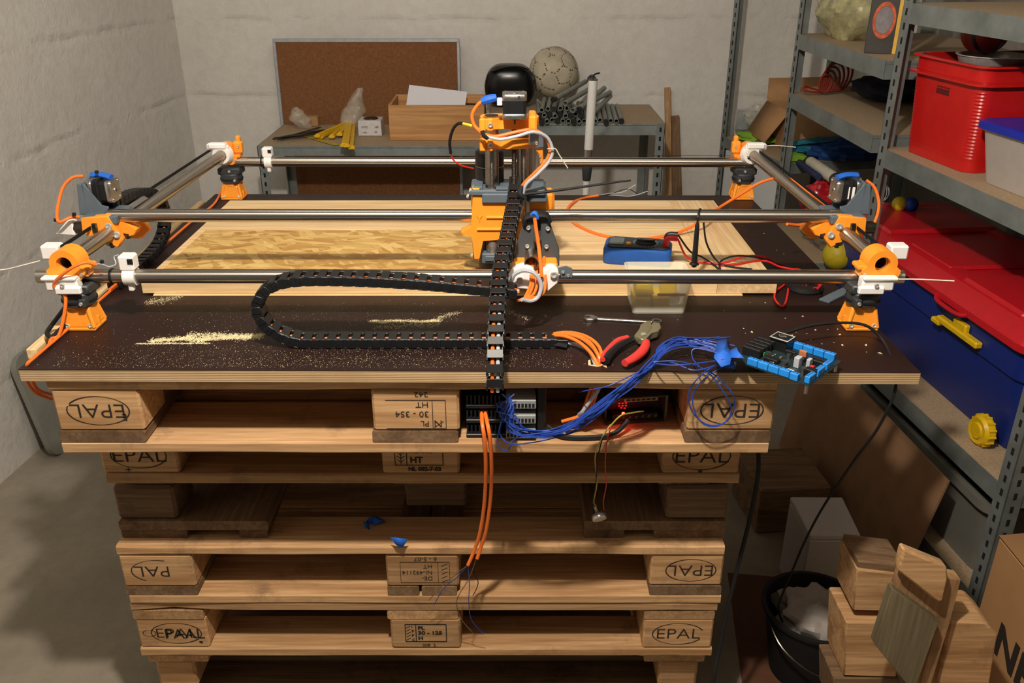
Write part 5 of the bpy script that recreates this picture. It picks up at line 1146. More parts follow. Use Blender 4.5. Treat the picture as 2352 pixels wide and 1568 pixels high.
# football with hexagon panels
def football(c, r, parent):
    bm = bmesh.new(); bmesh.ops.create_icosphere(bm, subdivisions=1, radius=1)
    V0 = [v.co.normalized() for v in bm.verts]; bm.free()
    bm = bmesh.new(); bmesh.ops.create_icosphere(bm, subdivisions=5, radius=1)
    # truncated icosahedron seeds: 12 vertices + 20 face centres
    ico = bmesh.new(); bmesh.ops.create_icosphere(ico, subdivisions=1, radius=1)
    vs = [v.co.normalized() for v in ico.verts]; fcs = [f.calc_center_median().normalized() for f in ico.faces]; ico.free()
    if len(vs) != 12: vs = vs[:12]
    seeds = [(v, .018) for v in vs]+[(f, 0) for f in fcs]; rot = Matrix.Rotation(.7, 3, 'X') @ Matrix.Rotation(.4, 3, 'Z')
    for v in bm.verts:
        d = (rot @ v.co.normalized()); dd = sorted((d-s).length+b for s, b in seeds); g = dd[1]-dd[0]
        v.co = v.co.normalized()*r*(1-.028*max(0, 1-g/.045)**1.5)+Vector(c)
    ink = []
    for f in bm.faces:
        d = rot @ (f.calc_center_median()-Vector(c)).normalized(); dd = sorted((d-s).length+b for s, b in seeds)
        if dd[1]-dd[0] < .022: f.material_index = 1
    mb = MB(); mb.bm.free(); mb.bm = bm; return mb
o = obj('football', football((.187, 4.085, 1.119), .111, None), [plain('worn_leather', '#b5ab95', .75, var=.25, sc=14), plain('dirty_seam', '#4a4338', .9)], ang=60)
tag(o, 'worn off-white football with dark seams resting on the grey pipes', 'ball')
pm = plain('grey_pipe', '#7c8079', .45, var=.15); rp = random.Random(8); k = 0; zt = .9835
def pipe_thing(a, b, r, cap, lab):
    t = thing('pipe', lab, 'pipe', tuple(a), 0, 'grey plastic pipes piled on the right shelf table')
    obj('tube', MB().pipe(a, b, r, r*.78, 14), pm, t)
    if cap: a, b = Vector(a), Vector(b); d = (b-a).normalized(); obj('end_cap', MB().cyl(a-d*.006, a+d*.012, r*1.12, seg=14), BK, t)
for i in range(17):
    x = .098+i*.0216; yf = 3.585+rp.uniform(-.012, .02); sl = .02 if i > 10 else rp.uniform(-.02, .04)
    pipe_thing((x, yf, zt+.0102), (min(x+sl, .47), 3.95 if i > 10 else 3.93, zt+.0102), .0098, i % 3 == 1 or i in (10, 16), 'thin grey pipe in the bottom layer of the pile, '+ORD[i]+' from the left')
for i in range(10):
    x = .109+i*.0216; yf = 3.60+rp.uniform(-.02, .03); pipe_thing((x, yf, zt+.0300), (x+rp.uniform(-.008, .010), 3.90, zt+.0300), .0096, i % 2 == 0, 'thin grey pipe in the second layer of the pile, '+ORD[i]+' from the left')
for i in range(5):
    x = .12+i*.026; pipe_thing((x, 3.62+rp.uniform(-.02, .03), zt+.050), (x+.02, 3.88, zt+.050), .0096, i == 2, 'thin grey pipe on the third layer of the pile, '+ORD[i]+' from the left')
for i, (xa, za, xb, zb) in enumerate(((.245, .050, .425, .075), (.27, .052, .40, .092), (.215, .074, .36, .10), (.33, .032, .43, .055), (.17, .086, .32, .115))):
    pipe_thing((xa, 3.60+.012*i, zt+za), (xb, 3.90+.01*i, zt+zb), .0105, i in (1, 4), ('lowest', 'second lowest', 'middle', 'right-hand', 'topmost left')[i]+' of the longer grey pipes slanted across the top of the pile')
tag(obj('cap_disc', MB().cyl((.345, 3.93, zt+.125), (.35, 3.96, zt+.123), .019, seg=20), BK), 'black round cap on top of the slanted pipes', 'cap')
# ---- pole
pz = thing('pole', 'light grey pole with a hook on top standing behind the machine', 'pole', (.25, 2.9, 0))
a, b, c_ = at(1345, 450, Y=2.9), at(1352, 362, Y=2.9), at(1362, 184, Y=2.9)
def lp(z): t = (z-c_.z)/(a.z-c_.z); return c_.lerp(a, t)
obj('upper_tube', MB().cyl(lp(1.03), lp(c_.z), .0148, seg=28), plain('pole_grey', '#c4c4c0', .4, var=.05), pz)
obj('collar', MB().lathe([(.012, 0), (.0135, .002), (.0185, .055), (.0185, .062), (.012, .063)], lp(.925), (0, 0, 1), 24), M['dgrey'], pz)
obj('middle_ring', MB().cyl(lp(.987), lp(1.031), .0145, seg=24), M['alu'], pz)
obj('lower_tube', MB().cyl(lp(0.0), lp(.926), .0115, seg=24), plain('pole_white', '#c9c7c1', .4), pz)
obj('top_cap', MB().cyl(lp(c_.z), lp(c_.z)+Vector((0, 0, .003)), .0155, seg=24), M['dgrey'], pz)
obj('hook', MB().tube([lp(c_.z), lp(c_.z)+Vector((.0, 0, .012)), lp(c_.z)+Vector((.006, -.004, .019)), lp(c_.z)+Vector((.020, -.01, .024))], .0028, 8), M['darksteel'], pz)
# ---- slats leaning on the back wall
def lean(p0, p1, w_, t_, label, m='pine_z', nm='timber_batten', ori=(0, -1, 0)):
    p0, p1 = Vector(p0), Vector(p1); T = frame(p0, ori, p1-p0); return tag(obj(nm, MB(T).box((-t_/2, -w_/2, 0), (t_/2, w_/2, (p1-p0).length), .002), M[m]), label, 'board')
lean((.80, 4.10, .0), (.725, 4.205, 1.035), .028, .018, 'narrow wooden slat leaning on the back wall beside the shelf table', 'pal_z')
lean((.86, 4.17, .0), (.77, 4.23, .90), .05, .012, 'dull wider slat behind the narrow one at the back wall', 'dark_z')
# ---- grey plastic lid leaning on the left wall
mb = MB(frame((WX(2.62)+.1, 2.62, .0), (.1, 1, 0), (-.16, 0, 1))); pts = rrect(.36, .0, .36, .195, .05, 6)
T0 = mb.M; mb.M = T0 @ Matrix(((1, 0, 0, 0), (0, 0, 1, 0), (0, 1, 0, .195), (0, 0, 0, 1)))
loft(mb, [(pts, 0), (pts, .02), (rrect(.36, 0, .335, .17, .04, 6), .02), (rrect(.36, 0, .33, .165, .04, 6), .006)])
tag(obj('plastic_sheet', mb, plain('grey_translucent', '#8d8d84', .4, var=.05)), 'grey plastic box lid leaning against the left wall beside the pallets', 'lid')
# ================================================================== shelving on the right
def run_shelf(name, label, A, B, depth, levels, z1s, h=.05, posts=(1, 1, 1, 1), lip=.05):
    """A = near-left corner, B = far-left corner of the front side; shelf extends to the right (+X)"""
    A, B = Vector((*A, 0)), Vector((*B, 0)); d = (B-A); L = d.length; rz = math.atan2(d.y, d.x)-PI/2
    T = Matrix.Translation(A) @ Matrix.Rotation(rz, 4, 'Z'); t = thing(name, label, 'shelving', tuple(A), rz)
    for z in levels: shelf(0, 0, depth, L, z, t, h, T)
    for (x, y, sx, sy, on, z1) in ((0, 0, 1, 1, posts[0], z1s[0]), (0, L, 1, -1, posts[1], z1s[1]), (depth, 0, -1, 1, posts[2], z1s[0]), (depth, L, -1, -1, posts[3], z1s[1])):
        if not on: continue
        p = T @ Vector((x-sx*.002, y-sy*.003, 0)); post(p.x, p.y, 0, z1, sx, sy, t, rot=rz, w=.042)
    return t, T
sA, TA = run_shelf('metal_shelving', 'near grey metal shelving unit holding the red crate and the big blue bin', (1.165, 1.72), (1.075, 2.56), .50, (.16, .485, 1.111, 1.505), (2.3, 2.3), h=.052)
sB, TB = run_shelf('metal_shelving', 'middle grey metal shelving unit with empty chipboard shelf above the cloths', (1.070, 2.61), (1.055, 3.42), .50, (1.134, 1.346), (2.3, 2.3), h=.052, posts=(0, 1, 0, 1))
sC, TC = run_shelf('metal_shelving', 'far corner metal shelving unit with cardboard box and green cloth', (1.075, 3.44), (.945, 3.97), .52, (.857, 1.72), (.855, 2.4), h=.045, posts=(0, 1, 0, 1))
# ---- red crate
def crate(nm, label, T, L, W, Ht, mat, flare=.04, ribs=True, rim=True):
    t = thing(nm, label, 'crate', tuple(T.to_translation()), T.to_euler().z)
    hx, hy = L/2, W/2; mb = MB(T); n = 6; secs = []
    def rib_poly(hx, hy, r, a):
        P = rrect(0, 0, hx, hy, r, 5); return P
    zs = [0, .0]+[Ht*k/60 for k in range(1, 61)]
    for i, z in enumerate(zs):
        k = 1+flare*z/Ht*2; off = (.0011 if (ribs and i % 2 and Ht*.12 < z < Ht*.78) else 0)
        secs.append((rrect(0, 0, hx*k+off, hy*k+off, .035, 5), z))
    k = 1+flare*2
    for dz, o in ((.0, .012), (-.02, .014), (-.022, .012), (.004, .010), (.004, -.004)): secs.append((rrect(0, 0, hx*k+o, hy*k+o, .04, 5), Ht+dz) if dz != -.022 else (rrect(0, 0, hx*k+.013, hy*k+.013, .04, 5), Ht-.021))
    secs = secs[:-5]+[secs[-5], secs[-2], secs[-1]]
    inn = [(rrect(0, 0, hx*k-.004, hy*k-.004, .032, 5), Ht), (rrect(0, 0, hx-.004, hy-.004, .03, 5), .006)]
    loft(mb, secs+inn, True, True); obj('crate_body', mb, mat, t)
    mb = MB(T); hx2, hy2 = hx*k, hy*k
    loft(mb, [(rrect(0, 0, hx2+.001, hy2+.001, .037, 5), Ht-.045), (rrect(0, 0, hx2+.016, hy2+.016, .045, 5), Ht-.043), (rrect(0, 0, hx2+.016, hy2+.016, .045, 5), Ht-.038), (rrect(0, 0, hx2+.001, hy2+.001, .037, 5), Ht-.036)], False, False)
    obj('rim_band', mb, mat, t)
    for s in (-1, 1):
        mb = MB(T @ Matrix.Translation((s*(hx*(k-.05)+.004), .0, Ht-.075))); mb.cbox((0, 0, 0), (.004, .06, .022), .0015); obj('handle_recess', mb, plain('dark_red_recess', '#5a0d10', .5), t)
    return t, T
redp = plain('red_crate_plastic', '#c01a18', .3, var=.08, bmp=.05, coat=.2)
rc, TR = crate('plastic_crate', 'tall red ribbed plastic crate on the middle level of the near shelving', TA @ Matrix.Translation((.235, .665, 1.1115)) @ Matrix.Rotation(.04, 4, 'Z'), .36, .29, .262, redp)
# feet of the crate are modelled as a small skirt
bw = thing('metal_bowl', 'shiny steel bowl sitting on top of the red crate contents', 'bowl', tuple(TR @ Vector((-.03, 0, .235))))
c = TR @ Vector((-.075, -.01, .222)); obj('bowl_shell', MB().lathe([(.05, 0), (.075, .02), (.085, .052), (.09, .054), (.09, .056), (.083, .055), (.073, .022), (.048, .003)], c, (0, 0, 1), 36), M['chrome'], bw)
tag(obj('folded_cloth', crumple(MB(), TR @ Vector((.0, .0, .13)), .16, .125, .11, .2, 4, z0=-.9), plain('dark_cloth', '#3d2323', .9)), 'dark crumpled cloth filling the red crate', 'cloth')
tag(obj('paper_roll', MB().tube([TR @ Vector((-.02, -.12, .268)), TR @ Vector((.06, -.125, .268)), TR @ Vector((.13, -.12, .262))], .014, 12), plain('cream_roll', '#d8cdb8', .8, var=.2, sc=20)), 'short cream coloured roll lying on the crate before the bowl', 'roll')
tag(obj('white_box', MB(TR).box((.115, -.115, .262), (.165, -.06, .292), .003), plain('offwhite_box', '#cfc9bd', .6)), 'small off-white box on the right of the red crate contents', 'box')
# ---- clear box with blue lid and sack on it
cbx = thing('storage_box', 'translucent storage box with a blue lid on the middle level beside the red crate', 'box', tuple(TA @ Vector((.24, .33, 1.1115))))
Tb = TA @ Matrix.Translation((.250, .285, 1.1115)) @ Matrix.Rotation(.03, 4, 'Z')
pl_ = plain('milky_plastic', '#bdb4ad', .35, var=.04, alpha=.82)
mb = MB(Tb); loft(mb, [(rrect(0, 0, .185, .165, .03), 0), (rrect(0, 0, .205, .185, .03), .125), (rrect(0, 0, .212, .192, .03), .127), (rrect(0, 0, .212, .192, .03), .135), (rrect(0, 0, .200, .180, .03), .135), (rrect(0, 0, .182, .162, .03), .004)]); obj('box_body', mb, pl_, cbx)
mb = MB(Tb); loft(mb, [(rrect(0, 0, .216, .196, .03), .130), (rrect(0, 0, .216, .196, .03), .146), (rrect(0, 0, .208, .188, .028), .150), (rrect(0, 0, .19, .17, .02), .147)]); obj('box_lid', mb, plain('blue_lid', '#1d2fa8', .35), cbx)
tag(obj('yellow_green_sack', crumple(MB(), Tb @ Vector((-.055, .0, .235)), .11, .09, .085, .18, 9), M['film_yel']), 'yellow-green plastic sack standing on the blue lid', 'sack')
# ---- things behind the crate on the same level
q = TA @ Vector((.30, .60, 1.40)); rbg = thing('ball_bag', 'red and black basketball in a dark bag behind the red crate', 'ball', tuple(q))
cen = TA @ Vector((.17, .72, 1.440))
obj('ball_body', MB().sph(cen, .060, seg=28, rg=18), plain('dark_red_ball', '#7c1c12', .5), rbg)
for ax_ in ((.5, -.8, .3), (.9, .3, .2)):
    obj('black_band', MB().lathe([(.0585, -.006), (.0610, -.0045), (.0610, .0045), (.0585, .006)], cen, ax_, 36, close=True), BK, rbg)
cen = TA @ Vector((.40, .60, 1.430)); yb2 = thing('play_ball', 'yellow and blue ball on top of the red crate under the upper shelf', 'ball', tuple(cen-Vector((0, 0, .05))))
obj('ball_body', MB().sph(cen, .055, seg=24, rg=16), plain('yellow_ball', '#c9b81f', .5, var=.2, sc=12), yb2); obj('blue_panel', MB().sph(cen-Vector((-.012, .0, .012)), .0525, seg=24, rg=16), plain('blue_panel', '#1b3f9c', .5), yb2)
# ---- big blue bin with red lid
bb = thing('storage_bin', 'big dark blue bin with red lid and yellow latch on the lower shelf', 'bin', tuple(TA @ Vector((.24, .45, .4855))), 0)
Tn = TA @ Matrix.Translation((.265, .66, .4855)) @ Matrix.Rotation(-.01, 4, 'Z'); hx, hy = .185, .53
bl2 = plain('dark_blue_bin', '#152a78', .42, var=.08); rl2 = plain('red_lid', '#c11a25', .35, var=.06)
mb = MB(Tn)
def rec(hx, hy, r, notch=0):
    return rrect(0, 0, hx, hy, r, 5)
loft(mb, [(rec(hx-.03, hy-.03, .03), .0), (rec(hx-.02, hy-.02, .04), .02), (rec(hx-.004, hy-.004, .05), .20), (rec(hx+.004, hy+.004, .05), .205), (rec(hx+.008, hy+.008, .05), .295)]); obj('bin_body', mb, bl2, bb)
mb = MB(Tn); loft(mb, [(rec(hx+.010, hy+.012, .05), .285), (rec(hx+.026, hy+.028, .06), .287), (rec(hx+.026, hy+.028, .06), .305), (rec(hx+.014, hy+.016, .055), .322), (rec(hx+.004, hy+.006, .05), .352), (rec(hx-.012, hy-.01, .045), .358), (rec(hx-.05, hy-.05, .03), .357), (rec(hx-.056, hy-.056, .03), .350)])
obj('bin_lid', mb, rl2, bb)
for k, y in enumerate((-.34, -.02, .32)):
    mb = MB(Tn); mb.prism([(-hx-.002, y-.13), (hx-.02, y-.13), (hx-.02, y+.13), (-hx-.002, y+.13)] if k != 1 else [(-hx+.01, y-.11), (hx-.03, y-.11), (hx-.03, y+.11), (-hx+.01, y+.11)], .345, .366 if k != 1 else .361, .008)
    obj('lid_panel', mb, rl2, bb)
obj('lid_handle', MB(Tn).tube([(-hx-.024, -.30, .292), (-hx-.036, -.27, .285), (-hx-.036, -.18, .285), (-hx-.024, -.15, .292)], .006, 8), rl2, bb)
obj('latch', MB(Tn).prism([(-hx-.026, -.36), (-hx-.004, -.36), (-hx-.004, -.17), (-hx-.026, -.17)], .222, .240, .004), plain('yellow_latch', '#dcb40e', .4), bb)
yl2 = bpy.data.materials['yellow_latch']
obj('latch_hook', MB(Tn).box((-hx-.022, -.30, .235), (-hx-.006, -.24, .262), .004), yl2, bb); obj('latch_tab', MB(Tn).box((-hx-.028, -.19, .213), (-hx-.006, -.15, .229), .004), yl2, bb)
c = Tn @ Vector((-hx-.006, -hy+.075, .040)); ax = (Tn.to_3x3() @ Vector((-1, 0, 0)))
whl = obj('wheel', MB().lathe([(.0, 0), (.036, 0), (.040, .004), (.040, .022), (.034, .030), (.022, .028), (.020, .033), (.0, .034)], c, ax, 28), yl2, bb)
mb = MB()
for k in range(14):
    a = 2*PI*k/14; a_, b_, d_ = basis(ax); p = c+a_*math.cos(a)*.040+b_*math.sin(a)*.040; mb.cyl(p+d_*.003, p+d_*.022, .0035, seg=8)
obj('wheel_tread', mb, yl2, whl)
tag(obj('pink_paper', MB(TA @ Matrix.Translation((.02, .02, 1.113)) @ Matrix.Rotation(.5, 4, 'Z')).prism([(0, 0), (.09, -.02), (.10, .04), (.03, .05)], 0, .002), plain('pink_paper', '#c58a78', .7, var=.3, sc=60)), 'crumpled pink paper scrap at the near end of the middle shelf', 'paper')
# ---- level 1.346 of the middle unit: sack and picture box
tag(obj('yellowish_sack', crumple(MB(), TB @ Vector((.135, .62, 1.452)), .13, .18, .112, .22, 3.3, fr=2.4, nu=40, nv=26), M['film_yel']), 'big yellowish crumpled plastic sack at the top left of the shelving', 'sack')
bx = thing('picture_box', 'dark picture box with a yellow side stripe standing on the upper shelf', 'box', tuple(TB @ Vector((.05, .14, 1.3465))))
Tq = TB @ Matrix.Translation((.008, .185, 1.3465)) @ Matrix.Rotation(R(-20), 4, 'Z')
obj('carton', MB(Tq).box((0, 0, 0), (.11, .05, .22), .001), plain('dark_print', '#3b3836', .45, var=.3, sc=20), bx)
Mf = Tq @ Matrix(((1, 0, 0, 0), (0, 0, -1, -.0006), (0, 1, 0, 0), (0, 0, 0, 1)))
obj('yellow_stripe', MB(Mf).box((.078, .0, 0), (.110, .22, .0004)), plain('yellow_print', '#d9ad45', .45), bx)
mb = MB(Mf)
for k in range(40):
    a0, a1 = 2*PI*k/40, 2*PI*(k+1)/40; f_ = lambda a, r: (.042+r*.62*math.cos(a), .095+r*math.sin(a), .0003)
    mb.f([mb.v(f_(a0, .040)), mb.v(f_(a1, .040)), mb.v(f_(a1, .052)), mb.v(f_(a0, .052))])
obj('printed_ring', mb, plain('orange_print', '#c2562f', .45, var=.4, sc=60), bx)
mb = MB(Mf); q0 = [mb.v((.042+.039*.62*math.cos(2*PI*k/30), .095+.039*math.sin(2*PI*k/30), .0003)) for k in range(30)]; mb.f(q0); obj('printed_disc', mb, plain('grey_print2', '#7f7a7c', .45, var=.5, sc=12), bx)
mark('printed_mark', [text_part('D', Mf @ Matrix.Translation((.094, .20, .0006)) @ Matrix.Rotation(PI/2, 4, 'Z'), .022, None, None)], plain('pale_print', '#efe3b4', .5), bx)
tag(obj('white_label', MB(TB @ Matrix.Translation((.085, .10, 1.348))).box((0, 0, 0), (.012, .02, .055), .001), plain('label_white', '#cfcdc4', .6)), 'small white labelled carton right of the picture box', 'carton')
# ---- red cord coil at the far end of the 1.134 level
c = TB @ Vector((.13, .74, 1.136)); co = thing('cord_coil', 'coiled red cord standing at the far end of the empty shelf', 'cord', tuple(c)); rr = plain('red_cord', '#7e2a1d', .7)
for k in range(6):
    r = .030+.006*k; obj('cord_loop', MB().tube([c+Vector((.012*k-.03+math.cos(a)*r*.75, -.02+.006*k, .012+(r+math.sin(a)*r)*1.05)) for a in [i*2*PI/12 for i in range(12)]], .0042, 6, 4, closed=True), rr, co)
obj('cord_end', MB().tube([c+Vector((-.03, 0, .01)), c+Vector((-.07, 0, .022)), c+Vector((-.10, -.01, .030)), c+Vector((-.105, -.02, .018)), c+Vector((-.07, -.02, .012)), c+Vector((-.03, -.01, .008))], .0042, 6), rr, co)
tag(obj('dark_bundle', crumple(MB(), TB @ Vector((.30, .62, 1.176)), .13, .14, .042, .25, 6, z0=-.95), plain('dark_navy_cloth', '#1d2230', .9)), 'dark cloth bundle behind the red cord on the shelf', 'cloth')
# ---- far corner unit contents (z .857)
E0 = .858
q = at(1690, 300, Z=E0)
cn = thing('silver_carton', 'silver and white printed carton on the far corner shelf', 'carton', tuple(q))
Tq = Matrix.Translation((q.x, q.y+.01, E0)) @ Matrix.Rotation(R(-6), 4, 'Z')
obj('carton', MB(Tq).box((0, 0, 0), (.105, .06, .088), .004), plain('silver_card', '#c3c7cb', .3, metal=.55, var=.2, sc=30), cn)
obj('blue_stripe', MB(Tq).box((.07, -.0006, .02), (.105, 0, .032)), plain('light_blue_print', '#4a93c4', .5), cn)
mark('printed_mark', [text_part('24', Tq @ Matrix(((1, 0, 0, .088), (0, 0, -1, -.0008), (0, 1, 0, .048), (0, 0, 0, 1))), .016, None, None)], M['ink'], cn)
tag(obj('plastic_bag', crumple(MB(), at(1738, 262, Y=3.93)+Vector((0, .02, -.01)), .045, .03, .045, .4, 2), M['film_clear']), 'small clear plastic bag against the back wall behind the silver carton', 'bag')
gc = plain('green_cloth', '#7fae35', .85, var=.12, sc=20)
tag(obj('green_cloth', crumple(MB(), at(1742, 322, Z=E0+.01)+Vector((.02, .05, .006)), .10, .10, .024, .25, 7, z0=-.6), gc), 'bright green cloth lying on the far corner shelf', 'cloth')
cd_ = thing('cardboard_box', 'brown open cardboard box leaning on the far corner shelf behind the post', 'box', tuple(TC @ Vector((.22, .26, E0))))
Tq = TC @ Matrix.Translation((.12, .20, E0)) @ Matrix.Rotation(R(-8), 4, 'Z')
mb = MB(Tq); t_ = .004
mb.box((0, 0, 0), (.36, t_, .16)); mb.box((0, .26, 0), (.36, .26+t_, .16)); mb.box((0, 0, 0), (t_, .26, .16)); mb.box((.36, 0, 0), (.36+t_, .26, .16)); mb.box((0, 0, 0), (.36, .26, t_)); obj('box_walls', mb, M['cardboard'], cd_)
for p, nm in (([(0, 0, .16), (0, .26, .16), (-.085, .24, .03), (-.085, .02, .03)], 'box_flap'), ([(0, 0, .16), (.36, 0, .16), (.34, .05, .25), (.02, .05, .25)], 'box_flap'), ([(0, .26, .16), (.36, .26, .16), (.34, .32, .25), (.02, .32, .25)], 'box_flap')):
    mb = MB(Tq); mb.f([mb.v(v) for v in p]); obj(nm, mb, M['cardboard'], cd_, solid=.004)
# cloths further to the viewer
tq = plain('teal_cloth', '#1f6f86', .8, var=.2, sc=18); bq = plain('blue_cloth', '#153f7c', .8, var=.2, sc=18)
# low shelf carrying the cloths and balls, below the middle unit
for i, (x, y, rx, ry, rz, m, lab) in enumerate(((.26, .10, .15, .10, .040, tq, 'teal cloth folded on the far corner shelf before the cardboard box'), (.30, .02, .15, .07, .05, bq, 'blue cloth heap at the near end of the far corner shelf'), (.07, .045, .05, .045, .016, gc, 'green cloth corner beside the teal cloth'))):
    tag(obj('cloth', crumple(MB(), TC @ Vector((x, y, E0+rz*.55)), rx, ry, rz, .3, 11+i, fr=3.5, z0=-.5), m), lab, 'cloth')
for k in range(5):
    P = [TC @ Vector((.06+.02*k, .14-.01*k, .885+.006*k)), TC @ Vector((.16, .11-.02*k, .905+.005*k)), TC @ Vector((.30+.02*k, .10-.015*k, .895+.008*k))]
    tag(obj('cloth_strap', MB().tube(P, .007, 8, flat=.35), tq), 'teal strap lying over the folded teal cloth', 'strap', 'teal straps on the cloth')
rt2 = thing('roller_tube', 'white cardboard roller with black ends lying on the blue cloth', 'roller', tuple(at(1890, 395, Y=2.95)))
a, b = at(1862, 372, Y=3.42), at(1920, 412, Y=2.98); d = (b-a).normalized()
obj('tube_body', MB().cyl(a, b, .021, seg=24), plain('cream_tube', '#cfcbb9', .5), rt2); obj('black_end', MB().cyl(a-d*.02, a+d*.004, .0225, seg=24), BK, rt2); obj('black_end', MB().cyl(b-d*.004, b+d*.04, .0225, seg=24), BK, rt2)
tag(obj('blue_tube', MB().cyl(at(1835, 374, Y=3.45), at(1880, 406, Y=3.1), .012, seg=18), plain('navy_tube', '#16244f', .5)), 'thin navy tube lying left of the white roller', 'tube')
# white panel below the far shelf
tag(obj('white_board', MB(TC).box((.004, .03, .40), (.012, .50, .805), .002), plain('white_panel', '#c9cbcc', .5, var=.03)), 'plain white panel below the far corner shelf', 'panel')
tag(obj('lower_board', MB(TC).box((.0, .0, .385), (.5, .52, .399), .002), M['chip']), 'chipboard base under the white panel', 'board')
# ---- low shelf things seen past the right rail
glr = plain('glossy_red_foil', '#a31a26', .2, var=.3, sc=25, coat=.4)
shelf(.0, .32, .50, .81, .62, sB, .045, TB)
tag(obj('red_foil_bag', crumple(MB(), at(1878, 452, Y=3.09)+Vector((.02, 0, -.01)), .070, .07, .062, .35, 21, fr=4), glr), 'glossy red foil bag behind the right stepper motor', 'bag')
tag(obj('yellow_ball', MB().sph(at(1925, 585, Y=2.86), .052, seg=28, rg=18), plain('dull_yellow_ball', '#b8a31e', .5)), 'dull yellow ball below the right trolley', 'ball')
tag(obj('plastic_bag', crumple(MB(), at(1880, 530, Y=3.06)+Vector((.10, .08, -.02)), .11, .13, .085, .25, 14), film('grey_film', '#6f6f68', .45)), 'greyish clear plastic bag heap beside the yellow ball', 'bag')
wk = thing('wire_whisk', 'small white wire tangle on the bin behind the right motor', 'whisk', tuple(at(2027, 445, Z=.878)))
c = at(2027, 442, Z=.878)
for k in range(7):
    a = k*PI/7; obj('wire', MB().tube([c+Vector((math.cos(a)*.022*math.cos(t), math.sin(a)*.022*math.cos(t), .030*math.sin(t))) for t in [i*2*PI/10 for i in range(10)]], .0011, 5, 4, closed=True), M['wcable'], wk)
obj('wire_tail', MB().tube([c+Vector((0, 0, -.028)), c+Vector((.03, -.02, -.05)), c+Vector((.06, -.05, -.055))], .0014, 5), M['wcable'], wk)
for (px, py, r, m, lab) in ((2066, 468, .024, 'yellow_ball', 'small yellow ball on the red lid under the shelf beam'), (2092, 470, .024, 'blue_panel', 'small blue ball on the red lid right of the yellow one')):
    tag(obj('toy_ball', MB().sph(at(px, py, Z=.870), r, seg=18, rg=12), bpy.data.materials[m]), lab, 'ball')
# ---- floor level items on the right
# big cardboard sheet leaning on the shelving
def sheet(nm, P, th, m, label, cat):
    mb = MB(); P = [Vector(p) for p in P]; n = (P[1]-P[0]).cross(P[3]-P[0]).normalized()*th
    a = [mb.v(p) for p in P]; b = [mb.v(p+n) for p in P]; mb.f(a); mb.f(b[::-1])
    for i in range(4): mb.f([a[i], a[(i+1) % 4], b[(i+1) % 4], b[i]])
    return tag(obj(nm, mb, m), label, cat)
sheet('cardboard_sheet', [(1.02, 1.86, .0), (.965, 2.72, .0), (1.03, 2.72, .42), (1.10, 1.86, .42)], .006, plain('dull_brown_board', '#8d6a4c', .8, var=.15, sc=12), 'large brown cardboard sheet leaning against the front of the near shelving', 'board')
tag(obj('wooden_batten', MB(frame((.90, 2.62, .0), (.13, -1, 0), (0, 0, 1))).box((0, -.02, 0), (.85, .02, .04), .003), M['dark_x']), 'long dark batten lying on the floor before the cardboard sheet', 'batten')
gb = thing('grey_crate', 'grey translucent plastic crate on the bottom level of the near shelving', 'crate', tuple(TA @ Vector((.25, .42, .1605))))
mb = MB(TA @ Matrix.Translation((.25, .42, .1605))); loft(mb, [(rrect(0, 0, .20, .33, .04), 0), (rrect(0, 0, .215, .35, .05), .20), (rrect(0, 0, .232, .368, .06), .20), (rrect(0, 0, .232, .368, .06), .225), (rrect(0, 0, .21, .345, .05), .225), (rrect(0, 0, .19, .32, .04), .01)])
obj('crate_body', mb, plain('smoky_plastic', '#6f6e67', .4, var=.05), gb)
# stool-like timber box
tag(obj('timber_block', MB(Matrix.Translation((.86, 2.30, 0)) @ Matrix.Rotation(.1, 4, 'Z')).box((-.12, -.09, 0), (.10, .14, .16), .006), M['dark_x']), 'dark timber block on the floor behind the white foam box', 'timber')
fb = thing('foam_box', 'white foam box standing on the floor right of the pallet stack', 'box', (.845, 1.955, 0))
p = [at(1860, 1228, Z=.25), at(1977, 1228, Z=.25), at(1935, 1141, Z=.25), at(1815, 1140, Z=.25)]
obj('box_body', MB().prism([(v.x, v.y) for v in p], 0, .232, .004), plain('white_foam', '#c6c3be', .7, var=.03), fb)
obj('box_lid', MB().prism([(v.x, v.y) for v in p], .233, .25, .003), plain('white_foam2', '#cfccc8', .7, var=.03), fb)
# bucket with a bag
bk = thing('bucket', 'black bucket stuffed with a grey plastic bag on the floor', 'bucket', (.70, 1.66, 0))
Tk = Matrix.Translation((.735, 1.655, .0)) @ Matrix.Rotation(R(0), 4, 'X')
mb = MB(Tk); mb.lathe([(.088, 0), (.120, .19), (.128, .192), (.128, .20), (.118, .20), (.084, .006)], seg=40); obj('bucket_body', mb, M['rubber'], bk)
obj('bucket_handle', MB(Tk).tube([(-.124, 0, .19), (-.10, -.09, .15), (-.02, -.135, .11), (.06, -.13, .11), (.11, -.07, .15), (.124, 0, .19)], .003, 8), M['darksteel'], bk)
tag(obj('plastic_bag', crumple(MB(), Tk @ Vector((.012, .0, .155)), .098, .098, .062, .35, 31, fr=2.6, nu=40, nv=26, z0=-.8), plain('grey_bag', '#a29b93', .45, var=.2, sc=14)), 'grey crumpled plastic bag stuffed in the black bucket', 'bag')
tag(obj('plywood_offcut', MB(Matrix.Translation((.735, 1.70, 0)) @ Matrix.Rotation(-.12, 4, 'Z')).prism([(-.16, -.27), (.14, -.27), (.11, .30), (-.15, .30)], .0005, .0015), plain('brown_sheet', '#5f3c28', .8)), 'thin brown sheet lying on the floor under the bucket', 'sheet')
sc_ = thing('spray_tube', 'small black tube with white letters lying before the bucket', 'tube', tuple(at(1832, 1482, Z=.02)))
